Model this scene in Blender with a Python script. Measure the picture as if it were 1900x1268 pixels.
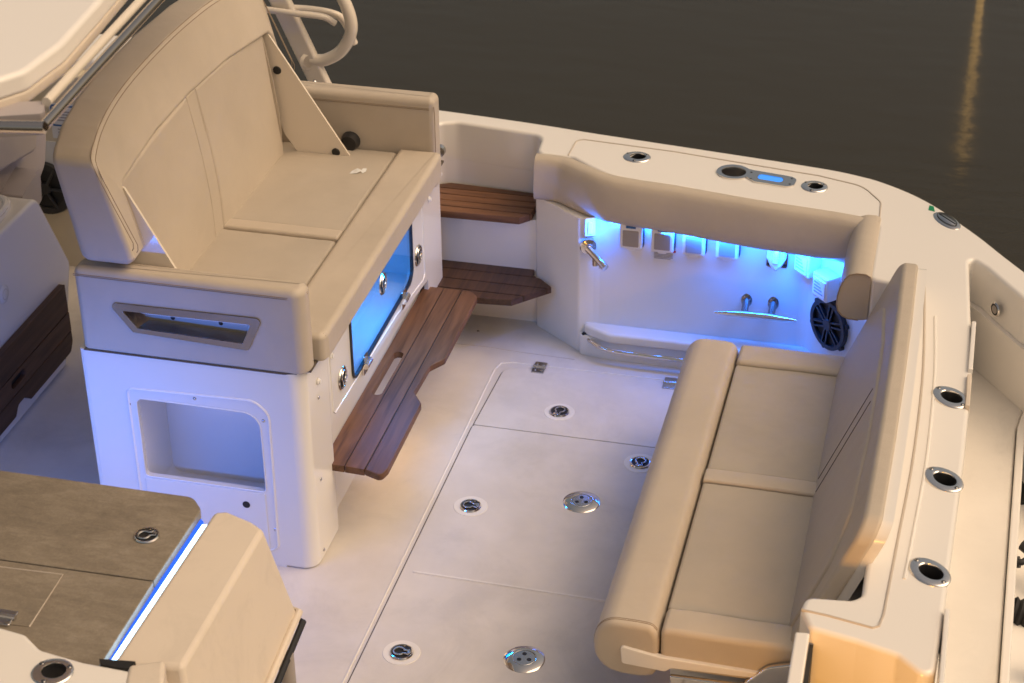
import bpy, bmesh, math, random
from mathutils import Vector, Matrix
from math import radians, sin, cos, pi
random.seed(7)
S = bpy.context.scene
for o in list(bpy.data.objects): bpy.data.objects.remove(o)
COL = S.collection

# ---------------------------------------------------------------- camera
cd = bpy.data.cameras.new('camera'); cam = bpy.data.objects.new('camera', cd); COL.objects.link(cam)
pitch, yaw, roll = radians(31.0), radians(14.2), radians(-0.7)
fw = Vector((-sin(yaw)*cos(pitch), cos(yaw)*cos(pitch), -sin(pitch)))
rt = fw.cross(Vector((0, 0, 1))).normalized(); up = rt.cross(fw)
r2 = rt*cos(roll)+up*sin(roll); u2 = -rt*sin(roll)+up*cos(roll)
mw = Matrix((r2, u2, -fw)).transposed().to_4x4(); mw.translation = Vector((1.6548, -4.1282, 3.4))
cam.matrix_world = mw
cd.sensor_width = 36; cd.lens = 3600/1900*36; cd.clip_start = .05; cd.clip_end = 2000
cd.dof.use_dof = True; cd.dof.focus_distance = 5.5; cd.dof.aperture_fstop = 5.6
S.camera = cam

# ---------------------------------------------------------------- world and sun (dusk)
w = bpy.data.worlds.new('World'); S.world = w; w.use_nodes = True
nt = w.node_tree; nt.nodes.clear()
sky = nt.nodes.new('ShaderNodeTexSky'); sky.sky_type = 'NISHITA'; sky.sun_disc = False
SUN_EL, SUN_AZ = 54, 88          # soft key: degrees above the horizon, azimuth clockwise from +Y
sky.sun_elevation = radians(SUN_EL); sky.sun_rotation = radians(SUN_AZ)
sky.dust_density = 6; sky.air_density = 1.0; sky.ozone_density = 0.4
mul = nt.nodes.new('ShaderNodeMix'); mul.data_type = 'RGBA'; mul.blend_type = 'MULTIPLY'; mul.inputs[0].default_value = 1
mul.inputs[7].default_value = (1.0, .83, .62, 1)
bg = nt.nodes.new('ShaderNodeBackground'); bg.inputs[1].default_value = 0.128
out = nt.nodes.new('ShaderNodeOutputWorld')
nt.links.new(sky.outputs[0], mul.inputs[6]); nt.links.new(mul.outputs[2], bg.inputs[0]); nt.links.new(bg.outputs[0], out.inputs[0])
sl = bpy.data.lights.new('sun', 'SUN'); sl.energy = .93; sl.angle = radians(60); sl.color = (1, .88, .70)
so = bpy.data.objects.new('sun', sl); COL.objects.link(so)
el, az = radians(SUN_EL), radians(SUN_AZ)
sd = Vector((sin(az)*cos(el), cos(az)*cos(el), sin(el)))
so.rotation_euler = sd.to_track_quat('Z', 'Y').to_euler()
S.view_settings.view_transform = 'Standard'; S.view_settings.look = 'None'
S.view_settings.exposure = 0.0; S.view_settings.gamma = 1; S.view_settings.use_curve_mapping = False

# ---------------------------------------------------------------- materials
def base_mat(name):
    m = bpy.data.materials.new(name); m.use_nodes = True
    return m, m.node_tree, m.node_tree.nodes['Principled BSDF']
def mat(name, col, rough=.4, metal=0, coat=0, bump=0, bscale=200, var=0, vscale=3, spec=.5, emis=None, es=0):
    m, t, b = base_mat(name)
    b.inputs['Base Color'].default_value = (*col, 1); b.inputs['Roughness'].default_value = rough
    b.inputs['Metallic'].default_value = metal; b.inputs['Coat Weight'].default_value = coat
    b.inputs['Coat Roughness'].default_value = .08; b.inputs['Specular IOR Level'].default_value = spec
    if emis: b.inputs['Emission Color'].default_value = (*emis, 1); b.inputs['Emission Strength'].default_value = es
    tc = t.nodes.new('ShaderNodeTexCoord')
    if bump:
        n = t.nodes.new('ShaderNodeTexNoise'); n.inputs['Scale'].default_value = bscale; n.inputs['Detail'].default_value = 4
        t.links.new(tc.outputs['Object'], n.inputs['Vector'])
        n3 = t.nodes.new('ShaderNodeTexNoise'); n3.inputs['Scale'].default_value = 9; n3.inputs['Detail'].default_value = 2
        t.links.new(tc.outputs['Object'], n3.inputs['Vector'])
        bp0 = t.nodes.new('ShaderNodeBump'); bp0.inputs['Strength'].default_value = min(1, bump*1.2); bp0.inputs['Distance'].default_value = .012
        bp = t.nodes.new('ShaderNodeBump'); bp.inputs['Strength'].default_value = bump; bp.inputs['Distance'].default_value = .002
        t.links.new(n3.outputs[0], bp0.inputs['Height']); t.links.new(bp0.outputs[0], bp.inputs['Normal'])
        t.links.new(n.outputs[0], bp.inputs['Height']); t.links.new(bp.outputs[0], b.inputs['Normal'])
    if var:
        n = t.nodes.new('ShaderNodeTexNoise'); n.inputs['Scale'].default_value = vscale; n.inputs['Detail'].default_value = 6
        n.inputs['Roughness'].default_value = .6
        r = t.nodes.new('ShaderNodeValToRGB')
        r.color_ramp.elements[0].position = .3; r.color_ramp.elements[1].position = .7
        r.color_ramp.elements[0].color = (*[c*(1-var) for c in col], 1); r.color_ramp.elements[1].color = (*[min(1, c*(1+var*.5)) for c in col], 1)
        t.links.new(tc.outputs['Object'], n.inputs['Vector']); t.links.new(n.outputs[0], r.inputs[0]); t.links.new(r.outputs[0], b.inputs['Base Color'])
        if var < .03: return m
        mr = t.nodes.new('ShaderNodeMapRange'); mr.inputs[3].default_value = max(.03, rough*.8); mr.inputs[4].default_value = min(1, rough*1.25)
        t.links.new(n.outputs[0], mr.inputs[0]); t.links.new(mr.outputs[0], b.inputs['Roughness'])
    return m
GEL = mat('white_gelcoat', (.80, .765, .715), .26, coat=.5, var=.02, vscale=.9)
PLAT = mat('platform_gelcoat', (.72, .68, .62), .5, bump=.2, bscale=420, var=.06, vscale=4)
NONSKID = mat('nonskid_gelcoat', (.61, .565, .51), .48, bump=.25, bscale=420, var=.10, vscale=5)
VINYL = mat('tan_vinyl', (.52, .45, .365), .46, bump=.35, bscale=600, var=.07, vscale=4)
VINYL_D = mat('taupe_vinyl', (.45, .395, .325), .50, bump=.35, bscale=600, var=.07, vscale=4)
STITCH = mat('stitch_thread', (.30, .23, .165), .7)
GAP = mat('seam_gap', (.10, .08, .06), .8)
GROOVE = mat('gelcoat_groove', (.48, .42, .36), .6)
SILVER = mat('satin_silver', (.86, .82, .77), .22, metal=1)
CHROME = mat('polished_steel', (.80, .75, .69), .09, metal=1)
BRUSH = mat('brushed_steel', (.62, .61, .60), .26, metal=1)
STEEL_D = mat('dim_steel', (.30, .29, .28), .16, metal=1)
DARK = mat('dark_recess', (.012, .012, .012), .6)
BLACK = mat('black_plastic', (.02, .02, .022), .4)
RUBBER = mat('black_rubber', (.018, .018, .018), .6, bump=.3, bscale=60)
CREAM = mat('cream_powder_coat', (.74, .66, .55), .3, coat=.4)
CREAM2 = mat('cream_panel', (.66, .58, .42), .45)
PLASTIC = mat('white_plastic', (.82, .80, .78), .35)
TAUPE = mat('taupe_plastic', (.33, .29, .26), .4)
LAV = mat('grey_upholstery', (.40, .36, .36), .5, bump=.2, bscale=500)
PAD = mat('beige_fibreglass', (.66, .575, .475), .45, bump=.08, bscale=300, var=.04)
HARD = mat('hardtop_gelcoat', (.82, .78, .73), .4, coat=.2)
GREEN = mat('green_sticker', (.0, .22, .09), .5)
BLUEINK = mat('blue_print', (.02, .12, .34), .5)
REDINK = mat('red_print', (.55, .03, .04), .5)
GREYINK = mat('grey_print', (.35, .34, .34), .6)
PAPER = mat('sticker_paper', (.72, .72, .70), .5)
LED_B = mat('blue_led', (.1, .4, 1), .4, emis=(.02, .22, 1.0), es=4)
LED_W = mat('pale_blue_led', (.8, .9, 1), .4, emis=(.42, .72, 1.0), es=5)
LED_E = mat('blue_led_edge', (.0, .05, .3), .5, emis=(.03, .14, .95), es=.9)
LED_C = mat('cup_light', (.05, .3, 1), .25, emis=(.02, .24, .95), es=.75, coat=1)
LAMP = mat('warm_lamp', (1, .7, .35), .4, emis=(1, .62, .25), es=30)
WOOD_P = mat('piling_wood', (.24, .17, .10), .8, bump=.5, bscale=12)

def stain(m, amt, scale, lo=.50, hi=.62):
    """irregular scuffs and dried water marks over a material's own colour and gloss"""
    t = m.node_tree; b = t.nodes['Principled BSDF']; tc = t.nodes.new('ShaderNodeTexCoord')
    n = t.nodes.new('ShaderNodeTexNoise'); n.inputs['Scale'].default_value = scale; n.inputs['Detail'].default_value = 12; n.inputs['Roughness'].default_value = .72; n.inputs['Distortion'].default_value = .7
    mr = t.nodes.new('ShaderNodeMapRange'); mr.inputs[1].default_value = lo; mr.inputs[2].default_value = hi; mr.inputs[3].default_value = 1; mr.inputs[4].default_value = 1-amt
    hs = t.nodes.new('ShaderNodeHueSaturation'); t.links.new(tc.outputs['Object'], n.inputs[0]); t.links.new(n.outputs[0], mr.inputs[0]); t.links.new(mr.outputs[0], hs.inputs['Value'])
    src = b.inputs['Base Color'].links
    if src: t.links.new(src[0].from_socket, hs.inputs['Color'])
    else: hs.inputs['Color'].default_value = b.inputs['Base Color'].default_value
    t.links.new(hs.outputs[0], b.inputs['Base Color'])
stain(NONSKID, .075, 3.1); stain(VINYL, .025, 6, .48, .66); stain(VINYL_D, .03, 5, .48, .66); stain(PLAT, .08, 3); stain(PAD, .06, 7)
def teak(name, dark=1.0):
    m, t, b = base_mat(name); b.inputs['Roughness'].default_value = .5
    tc = t.nodes.new('ShaderNodeTexCoord'); mp = t.nodes.new('ShaderNodeMapping'); mp.inputs['Scale'].default_value = (60, 4, 60)
    n = t.nodes.new('ShaderNodeTexNoise'); n.inputs['Scale'].default_value = 1; n.inputs['Detail'].default_value = 8; n.inputs['Distortion'].default_value = .6
    r = t.nodes.new('ShaderNodeValToRGB'); e = r.color_ramp.elements
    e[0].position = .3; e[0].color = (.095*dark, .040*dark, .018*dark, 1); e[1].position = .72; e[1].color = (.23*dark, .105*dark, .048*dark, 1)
    t.links.new(tc.outputs['Object'], mp.inputs[0]); t.links.new(mp.outputs[0], n.inputs[0]); t.links.new(n.outputs[0], r.inputs[0])
    oi = t.nodes.new('ShaderNodeObjectInfo'); mr = t.nodes.new('ShaderNodeMapRange'); mr.inputs[3].default_value = .72; mr.inputs[4].default_value = 1.35
    hs_ = t.nodes.new('ShaderNodeHueSaturation'); t.links.new(oi.outputs['Random'], mr.inputs[0]); t.links.new(mr.outputs[0], hs_.inputs['Value'])
    t.links.new(r.outputs[0], hs_.inputs['Color']); t.links.new(hs_.outputs[0], b.inputs['Base Color'])
    bp = t.nodes.new('ShaderNodeBump'); bp.inputs['Strength'].default_value = .25; bp.inputs['Distance'].default_value = .001
    t.links.new(n.outputs[0], bp.inputs['Height']); t.links.new(bp.outputs[0], b.inputs['Normal'])
    return m, mp
TEAK, _ = teak('teak_along')
TEAKX, mpx = teak('teak_across', .85); mpx.inputs['Scale'].default_value = (4, 60, 60)
TEAKD, _ = teak('teak_dark', .55)  # same teak grain in a darker tone

def stone():
    m, t, b = base_mat('stone_laminate'); b.inputs['Roughness'].default_value = .4
    tc = t.nodes.new('ShaderNodeTexCoord'); N = []
    for sc, rot, k, det in (((1, 2.4, 1), -.85, 3.6, 12), ((1, 2.5, 1), -.7, 20, 10), ((1, 1, 1), 0, 170, 4)):
        mp = t.nodes.new('ShaderNodeMapping'); mp.inputs['Rotation'].default_value = (0, 0, rot); mp.inputs['Scale'].default_value = sc
        n = t.nodes.new('ShaderNodeTexNoise'); n.inputs['Scale'].default_value = k; n.inputs['Detail'].default_value = det; n.inputs['Roughness'].default_value = .68
        n.inputs['Distortion'].default_value = 1.0 if k < 100 else 0
        t.links.new(tc.outputs['Object'], mp.inputs[0]); t.links.new(mp.outputs[0], n.inputs[0]); N.append(n)
    w1 = t.nodes.new('ShaderNodeMath'); w1.operation = 'MULTIPLY_ADD'; w1.inputs[1].default_value = .46; t.links.new(N[0].outputs[0], w1.inputs[0])
    w2 = t.nodes.new('ShaderNodeMath'); w2.operation = 'MULTIPLY_ADD'; w2.inputs[1].default_value = .32; t.links.new(N[1].outputs[0], w2.inputs[0])
    w3 = t.nodes.new('ShaderNodeMath'); w3.operation = 'MULTIPLY'; w3.inputs[1].default_value = .22; t.links.new(N[2].outputs[0], w3.inputs[0])
    t.links.new(w3.outputs[0], w2.inputs[2]); t.links.new(w2.outputs[0], w1.inputs[2])
    r = t.nodes.new('ShaderNodeValToRGB'); e = r.color_ramp.elements
    e[0].position = .36; e[0].color = (.155, .130, .100, 1); e[1].position = .66; e[1].color = (.33, .285, .225, 1)
    k = r.color_ramp.elements.new(.5); k.color = (.225, .190, .145, 1)
    t.links.new(w1.outputs[0], r.inputs[0]); t.links.new(r.outputs[0], b.inputs['Base Color'])
    return m
STONE = stone()
def glass():
    m = bpy.data.materials.new('tinted_pane'); m.use_nodes = True; t = m.node_tree; t.nodes.clear()
    o = t.nodes.new('ShaderNodeOutputMaterial'); a = t.nodes.new('ShaderNodeBsdfTransparent'); a.inputs[0].default_value = (.75, .85, .95, 1)
    g = t.nodes.new('ShaderNodeBsdfGlossy'); g.inputs['Roughness'].default_value = .03
    mx = t.nodes.new('ShaderNodeMixShader'); lw = t.nodes.new('ShaderNodeLayerWeight'); lw.inputs[0].default_value = .5
    pw = t.nodes.new('ShaderNodeMath'); pw.operation = 'POWER'; pw.inputs[1].default_value = 5; t.links.new(lw.outputs['Facing'], pw.inputs[0])
    f = t.nodes.new('ShaderNodeMath'); f.operation = 'MULTIPLY_ADD'; f.inputs[1].default_value = .7; f.inputs[2].default_value = .03; t.links.new(pw.outputs[0], f.inputs[0])
    t.links.new(f.outputs[0], mx.inputs[0]); t.links.new(a.outputs[0], mx.inputs[1]); t.links.new(g.outputs[0], mx.inputs[2]); t.links.new(mx.outputs[0], o.inputs[0])
    return m
GLASS = glass()
def water_mat():
    m, t, b = base_mat('dusk_water'); b.inputs['Base Color'].default_value = (.034, .029, .017, 1)
    b.inputs['Roughness'].default_value = .12; b.inputs['IOR'].default_value = 1.33
    tc = t.nodes.new('ShaderNodeTexCoord')
    mp = t.nodes.new('ShaderNodeMapping'); mp.inputs['Scale'].default_value = (1.0, 2.6, 1); mp.inputs['Rotation'].default_value = (0, 0, -.25)
    n = t.nodes.new('ShaderNodeTexNoise'); n.inputs['Scale'].default_value = 3.2; n.inputs['Detail'].default_value = 5
    n2 = t.nodes.new('ShaderNodeTexNoise'); n2.inputs['Scale'].default_value = .7; n2.inputs['Detail'].default_value = 3
    t.links.new(tc.outputs['Object'], mp.inputs[0]); t.links.new(mp.outputs[0], n.inputs[0]); t.links.new(mp.outputs[0], n2.inputs[0])
    ad = t.nodes.new('ShaderNodeMath'); ad.operation = 'ADD'
    t.links.new(n.outputs[0], ad.inputs[0]); t.links.new(n2.outputs[0], ad.inputs[1])
    bp = t.nodes.new('ShaderNodeBump'); bp.inputs['Strength'].default_value = .055; bp.inputs['Distance'].default_value = .08
    t.links.new(ad.outputs[0], bp.inputs['Height']); t.links.new(bp.outputs[0], b.inputs['Normal'])
    return m
WATER = water_mat()

# ---------------------------------------------------------------- helpers
def link(name, bm, m, parent=None, smooth=True, angle=38):
    bmesh.ops.remove_doubles(bm, verts=bm.verts, dist=2e-6)
    bmesh.ops.recalc_face_normals(bm, faces=bm.faces)
    me = bpy.data.meshes.new(name); bm.to_mesh(me); bm.free()
    for p in me.polygons: p.use_smooth = smooth
    if smooth: me.set_sharp_from_angle(angle=radians(angle))
    o = bpy.data.objects.new(name, me); COL.objects.link(o)
    me.materials.append(m)
    if smooth:
        wn = o.modifiers.new('wn', 'WEIGHTED_NORMAL'); wn.keep_sharp = True; wn.weight = 90
    if parent is not None: o.parent = parent
    return o
def thing(name, label, cat, group=None, loc=(0, 0, 0)):
    o = bpy.data.objects.new(name, None); COL.objects.link(o); o.empty_display_size = .05; o.location = loc
    return tag(o, label, cat, group)
def tag(o, label=None, cat=None, group=None, kind=None):
    if label: o['label'] = label
    if cat: o['category'] = cat
    if group: o['group'] = group
    if kind: o['kind'] = kind
    return o
def struct(o, label=None):
    o['kind'] = 'structure'
    if label: o['label'] = label
    return o
def fillet(pts, r, seg=6):
    """round the corners of a closed 2-D outline; r is one radius or one per corner"""
    n = len(pts); rs = r if isinstance(r, (list, tuple)) else [r]*n; outp = []
    for i in range(n):
        p = Vector(pts[i]); a = Vector(pts[i-1])-p; b = Vector(pts[(i+1) % n])-p
        la, lb = a.length, b.length
        if rs[i] <= 0 or la < 1e-6 or lb < 1e-6: outp.append(tuple(p)); continue
        a /= la; b /= lb; ang = a.angle(b)
        if ang > pi-.03: outp.append(tuple(p)); continue
        d = min(rs[i]/math.tan(ang/2), la*.48, lb*.48); rr = d*math.tan(ang/2)
        c = p+(a+b).normalized()*(rr/sin(ang/2))
        s = p+a*d; e = p+b*d; v0 = s-c; v1 = e-c
        for k in range(seg+1):
            tt = k/seg; sw = v0.angle(v1)
            v = (v0*sin((1-tt)*sw)+v1*sin(tt*sw))/sin(sw) if sw > 1e-4 else v0
            outp.append(tuple(c+v))
    return outp
def rect(u0, v0, u1, v1, r=0, seg=5):
    p = [(u0, v0), (u1, v0), (u1, v1), (u0, v1)]
    return fillet(p, r, seg) if r else p
def area(p): return sum(p[i-1][0]*p[i][1]-p[i][0]*p[i-1][1] for i in range(len(p)))/2
def inset(p, d):
    n = len(p); q = []
    for i in range(n):
        a = Vector(p[i])-Vector(p[i-1]); b = Vector(p[(i+1) % n])-Vector(p[i])
        if a.length < 1e-7: a = b
        if b.length < 1e-7: b = a
        na = Vector((-a.y, a.x)).normalized(); nb = Vector((-b.y, b.x)).normalized()
        m = na+nb
        if m.length < .3: m = na
        m.normalize(); k = d/max(.45, m.dot(na)); q.append((p[i][0]+m.x*k, p[i][1]+m.y*k))
    if d <= 0: return q
    # where the offset swallows a small corner, collapse its points on one spot
    flip = [((q[(i+1) % n][0]-q[i][0])*(p[(i+1) % n][0]-p[i][0])+(q[(i+1) % n][1]-q[i][1])*(p[(i+1) % n][1]-p[i][1])) < 0 for i in range(n)]
    if any(flip) and not all(flip):
        st = flip.index(False)
        i = 0
        while i < n:
            a = (st+i) % n
            if flip[a]:
                run = [a]
                while flip[(st+i+1) % n] and i+1 < n: i += 1; run.append((st+i) % n)
                vs = run+[(run[-1]+1) % n]
                c, e = vs[0], vs[-1]
                p1, p2 = Vector(q[c-1]), Vector(q[c]); p3, p4 = Vector(q[e]), Vector(q[(e+1) % n])
                d1 = p2-p1; d2 = p4-p3; den = d1.x*d2.y-d1.y*d2.x
                if abs(den) > 1e-9:
                    tt = ((p3.x-p1.x)*d2.y-(p3.y-p1.y)*d2.x)/den; x = p1+d1*tt
                    if (x-p2).length > .05: x = sum((Vector(q[v]) for v in vs), Vector((0, 0)))/len(vs)
                else: x = sum((Vector(q[v]) for v in vs), Vector((0, 0)))/len(vs)
                for j, v in enumerate(vs): q[v] = (x.x, x.y)
            i += 1
    return q
MAPS = {'xy': lambda u, v, t: (u, v, t), 'yz': lambda u, v, t: (t, u, v), 'xz': lambda u, v, t: (u, t, v)}
def add_slab(bm, pts, t0, t1, ax='xy', r0=0, r1=0, seg=4, fn=None):
    """loft a closed outline from t0 to t1 with rounded rims; fn warps points"""
    mp = MAPS[ax] if isinstance(ax, str) else ax
    if area(pts) < 0: pts = pts[::-1]
    s = 1 if t1 > t0 else -1
    rings = []
    if r0:
        for k in range(seg+1):
            a = pi/2*(k/seg); rings.append((r0*(1-sin(a)), t0+s*r0*(1-cos(a))))
    else: rings.append((0, t0))
    if r1:
        for k in range(seg+1):
            a = pi/2*(k/seg); rings.append((r1*(1-cos(a)), t1-s*r1*(1-sin(a))))
    else: rings.append((0, t1))
    loops = []
    f = fn or (lambda p: p)
    if r0: rings.insert(0, (r0+.0015, t0))
    if r1: rings.append((r1+.0015, t1))
    for d, t in rings:
        q = inset(pts, d) if d > 1e-7 else pts
        loops.append([bm.verts.new(f(mp(u, v, t))) for u, v in q])
    n = len(pts)
    for a, b in zip(loops, loops[1:]):
        for i in range(n):
            try: bm.faces.new((a[i], a[(i+1) % n], b[(i+1) % n], b[i]))
            except ValueError: pass
    for L in (loops[0][::-1], loops[-1]):
        fc = bm.faces.new(L)
        if n > 4:
            fc.normal_update(); bmesh.ops.triangulate(bm, faces=[fc], ngon_method='EAR_CLIP')
    return bm
def slab(name, m, pts, t0, t1, parent=None, ax='xy', r0=0, r1=0, seg=4, fn=None, smooth=True):
    bm = bmesh.new(); add_slab(bm, pts, t0, t1, ax, r0, r1, seg, fn)
    return link(name, bm, m, parent, smooth)
def box(name, m, x0, y0, z0, x1, y1, z1, parent=None, r=0, rt_=0):
    """box with vertical-corner radius r and top/bottom rim radius rt_"""
    return slab(name, m, rect(x0, y0, x1, y1, r) if r else rect(x0, y0, x1, y1), z0, z1, parent, r0=rt_, r1=rt_)
def holed(name, m, outer, holes, t0, t1, parent=None, ax='xz', fn=None):
    """plate with holes, extruded"""
    bm = bmesh.new(); mp = MAPS[ax]; f = fn or (lambda p: p); allE = []; loops = []
    for L in [outer]+holes:
        vs = [bm.verts.new(mp(u, v, t0)) for u, v in L]; loops.append(vs)
        for i in range(len(vs)): allE.append(bm.edges.new((vs[i], vs[(i+1) % len(vs)])))
    bmesh.ops.triangle_fill(bm, use_beauty=True, use_dissolve=False, edges=allE)
    g = bmesh.ops.extrude_face_region(bm, geom=bm.faces[:])
    d = Vector(mp(0, 0, t1))-Vector(mp(0, 0, t0))
    bmesh.ops.translate(bm, vec=d, verts=[v for v in g['geom'] if isinstance(v, bmesh.types.BMVert)])
    for v in bm.verts: v.co = f(tuple(v.co))
    return link(name, bm, m, parent)
def add_tube(bm, path, r, seg=8, closed=False, flat=None):
    P = [Vector(p) for p in path]; n = len(P); rings = []; prev = None
    for i in range(n):
        if closed: t = P[(i+1) % n]-P[i-1]
        else: t = P[min(i+1, n-1)]-P[max(i-1, 0)]
        if t.length < 1e-9: t = Vector((1, 0, 0))
        t.normalize()
        if prev is None:
            a = Vector((0, 0, 1)) if abs(t.z) < .9 else Vector((1, 0, 0)); u = t.cross(a).normalized()
        else: u = (prev-t*prev.dot(t)).normalized()
        prev = u; v = t.cross(u)
        rr = r(i/(n-1)) if callable(r) else r
        rings.append([bm.verts.new(P[i]+u*rr*cos(2*pi*k/seg)+v*rr*sin(2*pi*k/seg)) for k in range(seg)])
    pr = list(zip(rings, rings[1:]))+([(rings[-1], rings[0])] if closed else [])
    for a, b in pr:
        for k in range(seg): bm.faces.new((a[k], a[(k+1) % seg], b[(k+1) % seg], b[k]))
    if not closed: bm.faces.new(rings[0][::-1]); bm.faces.new(rings[-1])
def tube(name, m, path, r, parent=None, seg=8, closed=False):
    bm = bmesh.new(); add_tube(bm, path, r, seg, closed); return link(name, bm, m, parent)
def lathe(name, m, prof, parent=None, mat4=None, seg=40, sx=1, sy=1):
    """revolve (r,z) profile about z, then transform"""
    bm = bmesh.new(); R = []
    for r, z in prof:
        if r < 1e-6: R.append([bm.verts.new((0, 0, z))])
        else: R.append([bm.verts.new((r*sx*cos(2*pi*k/seg), r*sy*sin(2*pi*k/seg), z)) for k in range(seg)])
    for a, b in zip(R, R[1:]):
        if len(a) == 1 and len(b) == 1: continue
        for k in range(seg):
            k2 = (k+1) % seg
            if len(a) == 1: bm.faces.new((a[0], b[k], b[k2]))
            elif len(b) == 1: bm.faces.new((a[k], a[k2], b[0]))
            else: bm.faces.new((a[k], a[k2], b[k2], b[k]))
    if mat4 is not None: bm.transform(mat4)
    return link(name, bm, m, parent, angle=50)
def frame(loc, normal=(0, 0, 1), spin=0):
    """matrix whose z axis is normal"""
    q = Vector(normal).to_track_quat('Z', 'Y').to_matrix().to_4x4()
    return Matrix.Translation(loc) @ q @ Matrix.Rotation(spin, 4, 'Z')
def smooth_path(pts, n=2):
    P = [Vector(p) for p in pts]
    for _ in range(n):
        Q = [P[0]]
        for a, b in zip(P, P[1:]): Q += [a*.75+b*.25, a*.25+b*.75]
        Q.append(P[-1]); P = Q
    return P
def spline(pts, m=8):
    P = [Vector(p) for p in pts]; P = [P[0]*2-P[1]]+P+[P[-1]*2-P[-2]]; o = []
    for i in range(1, len(P)-2):
        for k in range(m):
            t = k/m; a, b, c, d = P[i-1:i+3]
            o.append(.5*((2*b)+(c-a)*t+(2*a-5*b+4*c-d)*t*t+(3*b-a-3*c+d)*t**3))
    o.append(P[-2]); return o
def sweep(name, m, path, prof, parent=None, side=1):
    """sweep profile (n,z) along a horizontal path (x,y); n points to the side"""
    bm = bmesh.new(); P = [Vector(p[:2]) for p in path]; rings = []
    for i, p in enumerate(P):
        a = (p-P[i-1]).normalized() if i else None; b = (P[i+1]-p).normalized() if i < len(P)-1 else None
        t = ((a or b)+(b or a)).normalized(); nn = Vector((t.y, -t.x))*side
        k = 1/max(.6, nn.dot(Vector(((a or b).y, -(a or b).x))*side))
        rings.append([bm.verts.new((p.x+nn.x*u*k, p.y+nn.y*u*k, z)) for u, z in prof])
    n = len(prof)
    for a, b in zip(rings, rings[1:]):
        for k in range(n): bm.faces.new((a[k], a[(k+1) % n], b[(k+1) % n], b[k]))
    bm.faces.new(rings[0][::-1]); bm.faces.new(rings[-1])
    return link(name, bm, m, parent, angle=60)
def area_light(name, loc, direction, sx, sy, power, col, spin=0):
    l = bpy.data.lights.new(name, 'AREA'); l.shape = 'RECTANGLE'; l.size = sx; l.size_y = sy; l.energy = power; l.color = col
    o = bpy.data.objects.new(name, l); COL.objects.link(o)
    q = (-Vector(direction)).to_track_quat('Z', 'Y'); o.matrix_world = Matrix.Translation(loc) @ q.to_matrix().to_4x4() @ Matrix.Rotation(spin, 4, 'Z')
    return o
from mathutils import noise
def pillow(name, m, x0, y0, x1, y1, z0, z1, parent, r=.014, crown=.006, wr=.0012, seed=0):
    """stuffed cushion: domed, slightly wrinkled top with rolled edges and straight sides"""
    def lines(a, b):
        e = [0, .1, .25, .45, .7, 1.0]; L = [a+r*t for t in e]; R = [b-r*t for t in e][::-1]
        n = max(4, int((b-a)/.022)); M = [a+r+(b-a-2*r)*k/n for k in range(1, n)]
        return L+M+R
    X, Y = lines(x0, x1), lines(y0, y1); bm = bmesh.new(); G = []
    for x in X:
        row = []
        for y in Y:
            a = max(0, r-min(x-x0, x1-x)); b = max(0, r-min(y-y0, y1-y)); q = math.hypot(a, b); px, py = x, y
            if q > r:
                k = r/q; sx = 1 if x < (x0+x1)/2 else -1; sy = 1 if y < (y0+y1)/2 else -1
                px = x+sx*a*(1-k); py = y+sy*b*(1-k); q = r
            u = 2*(x-x0)/(x1-x0)-1; v = 2*(y-y0)/(y1-y0)-1; dome = (1-u**4)*(1-v**4)
            z = z1-crown-(r-math.sqrt(max(0, r*r-q*q)))+crown*dome
            edge = 1-(1-u**8)*(1-v**8)
            z += wr*dome**.3*noise.noise(Vector((x*9, y*9, seed*3.7)))+wr*1.2*edge*(1-min(1, q/r))*noise.noise(Vector((x*38, y*38, seed)))
            row.append(bm.verts.new((px, py, z)))
        G.append(row)
    nx, ny = len(X), len(Y)
    for i in range(nx-1):
        for j in range(ny-1): bm.faces.new((G[i][j], G[i+1][j], G[i+1][j+1], G[i][j+1]))
    B = [G[i][0] for i in range(nx)]+[G[-1][j] for j in range(1, ny)]+[G[i][-1] for i in range(nx-2, -1, -1)]+[G[0][j] for j in range(ny-2, 0, -1)]
    Lw = [bm.verts.new((v.co.x, v.co.y, z0)) for v in B]
    for i in range(len(B)): bm.faces.new((B[i], Lw[i], Lw[(i+1) % len(B)], B[(i+1) % len(B)]))
    bm.faces.new(Lw)
    return link(name, bm, m, parent, angle=60)
def copy_tree(o, parent=None):
    c = o.copy(); COL.objects.link(c); c.parent = parent
    for ch in [q for q in bpy.data.objects if q.parent == o]: copy_tree(ch, c)
    return c
BLUE = (.05, .24, 1.0)

# ================================================================ WATER AND BACKGROUND
bm = bmesh.new(); bmesh.ops.create_grid(bm, x_segments=1, y_segments=1, size=600)
bmesh.ops.translate(bm, verts=bm.verts, vec=(0, 0, -.60)); struct(link('water', bm, WATER, smooth=False))
dl = thing('dock_lamp_post', 'slim mooring post with a warm lit band, standing in dark water beyond the boat', 'dock post')
lathe('post', WOOD_P, [(0, -1.6), (.03, -1.6), (.03, -.56)], dl, Matrix.Translation((1.70, 6.95, 0)))
lathe('lamp_shade', LAMP, [(.021, -.56), (.021, .60), (0, .60)], dl, Matrix.Translation((1.70, 6.95, 0)))
lathe('cap', WOOD_P, [(.04, .60), (.04, .63), (0, .68)], dl, Matrix.Translation((1.70, 6.95, 0)))
LAMP.node_tree.nodes['Principled BSDF'].inputs['Emission Strength'].default_value = 1.6

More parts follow.
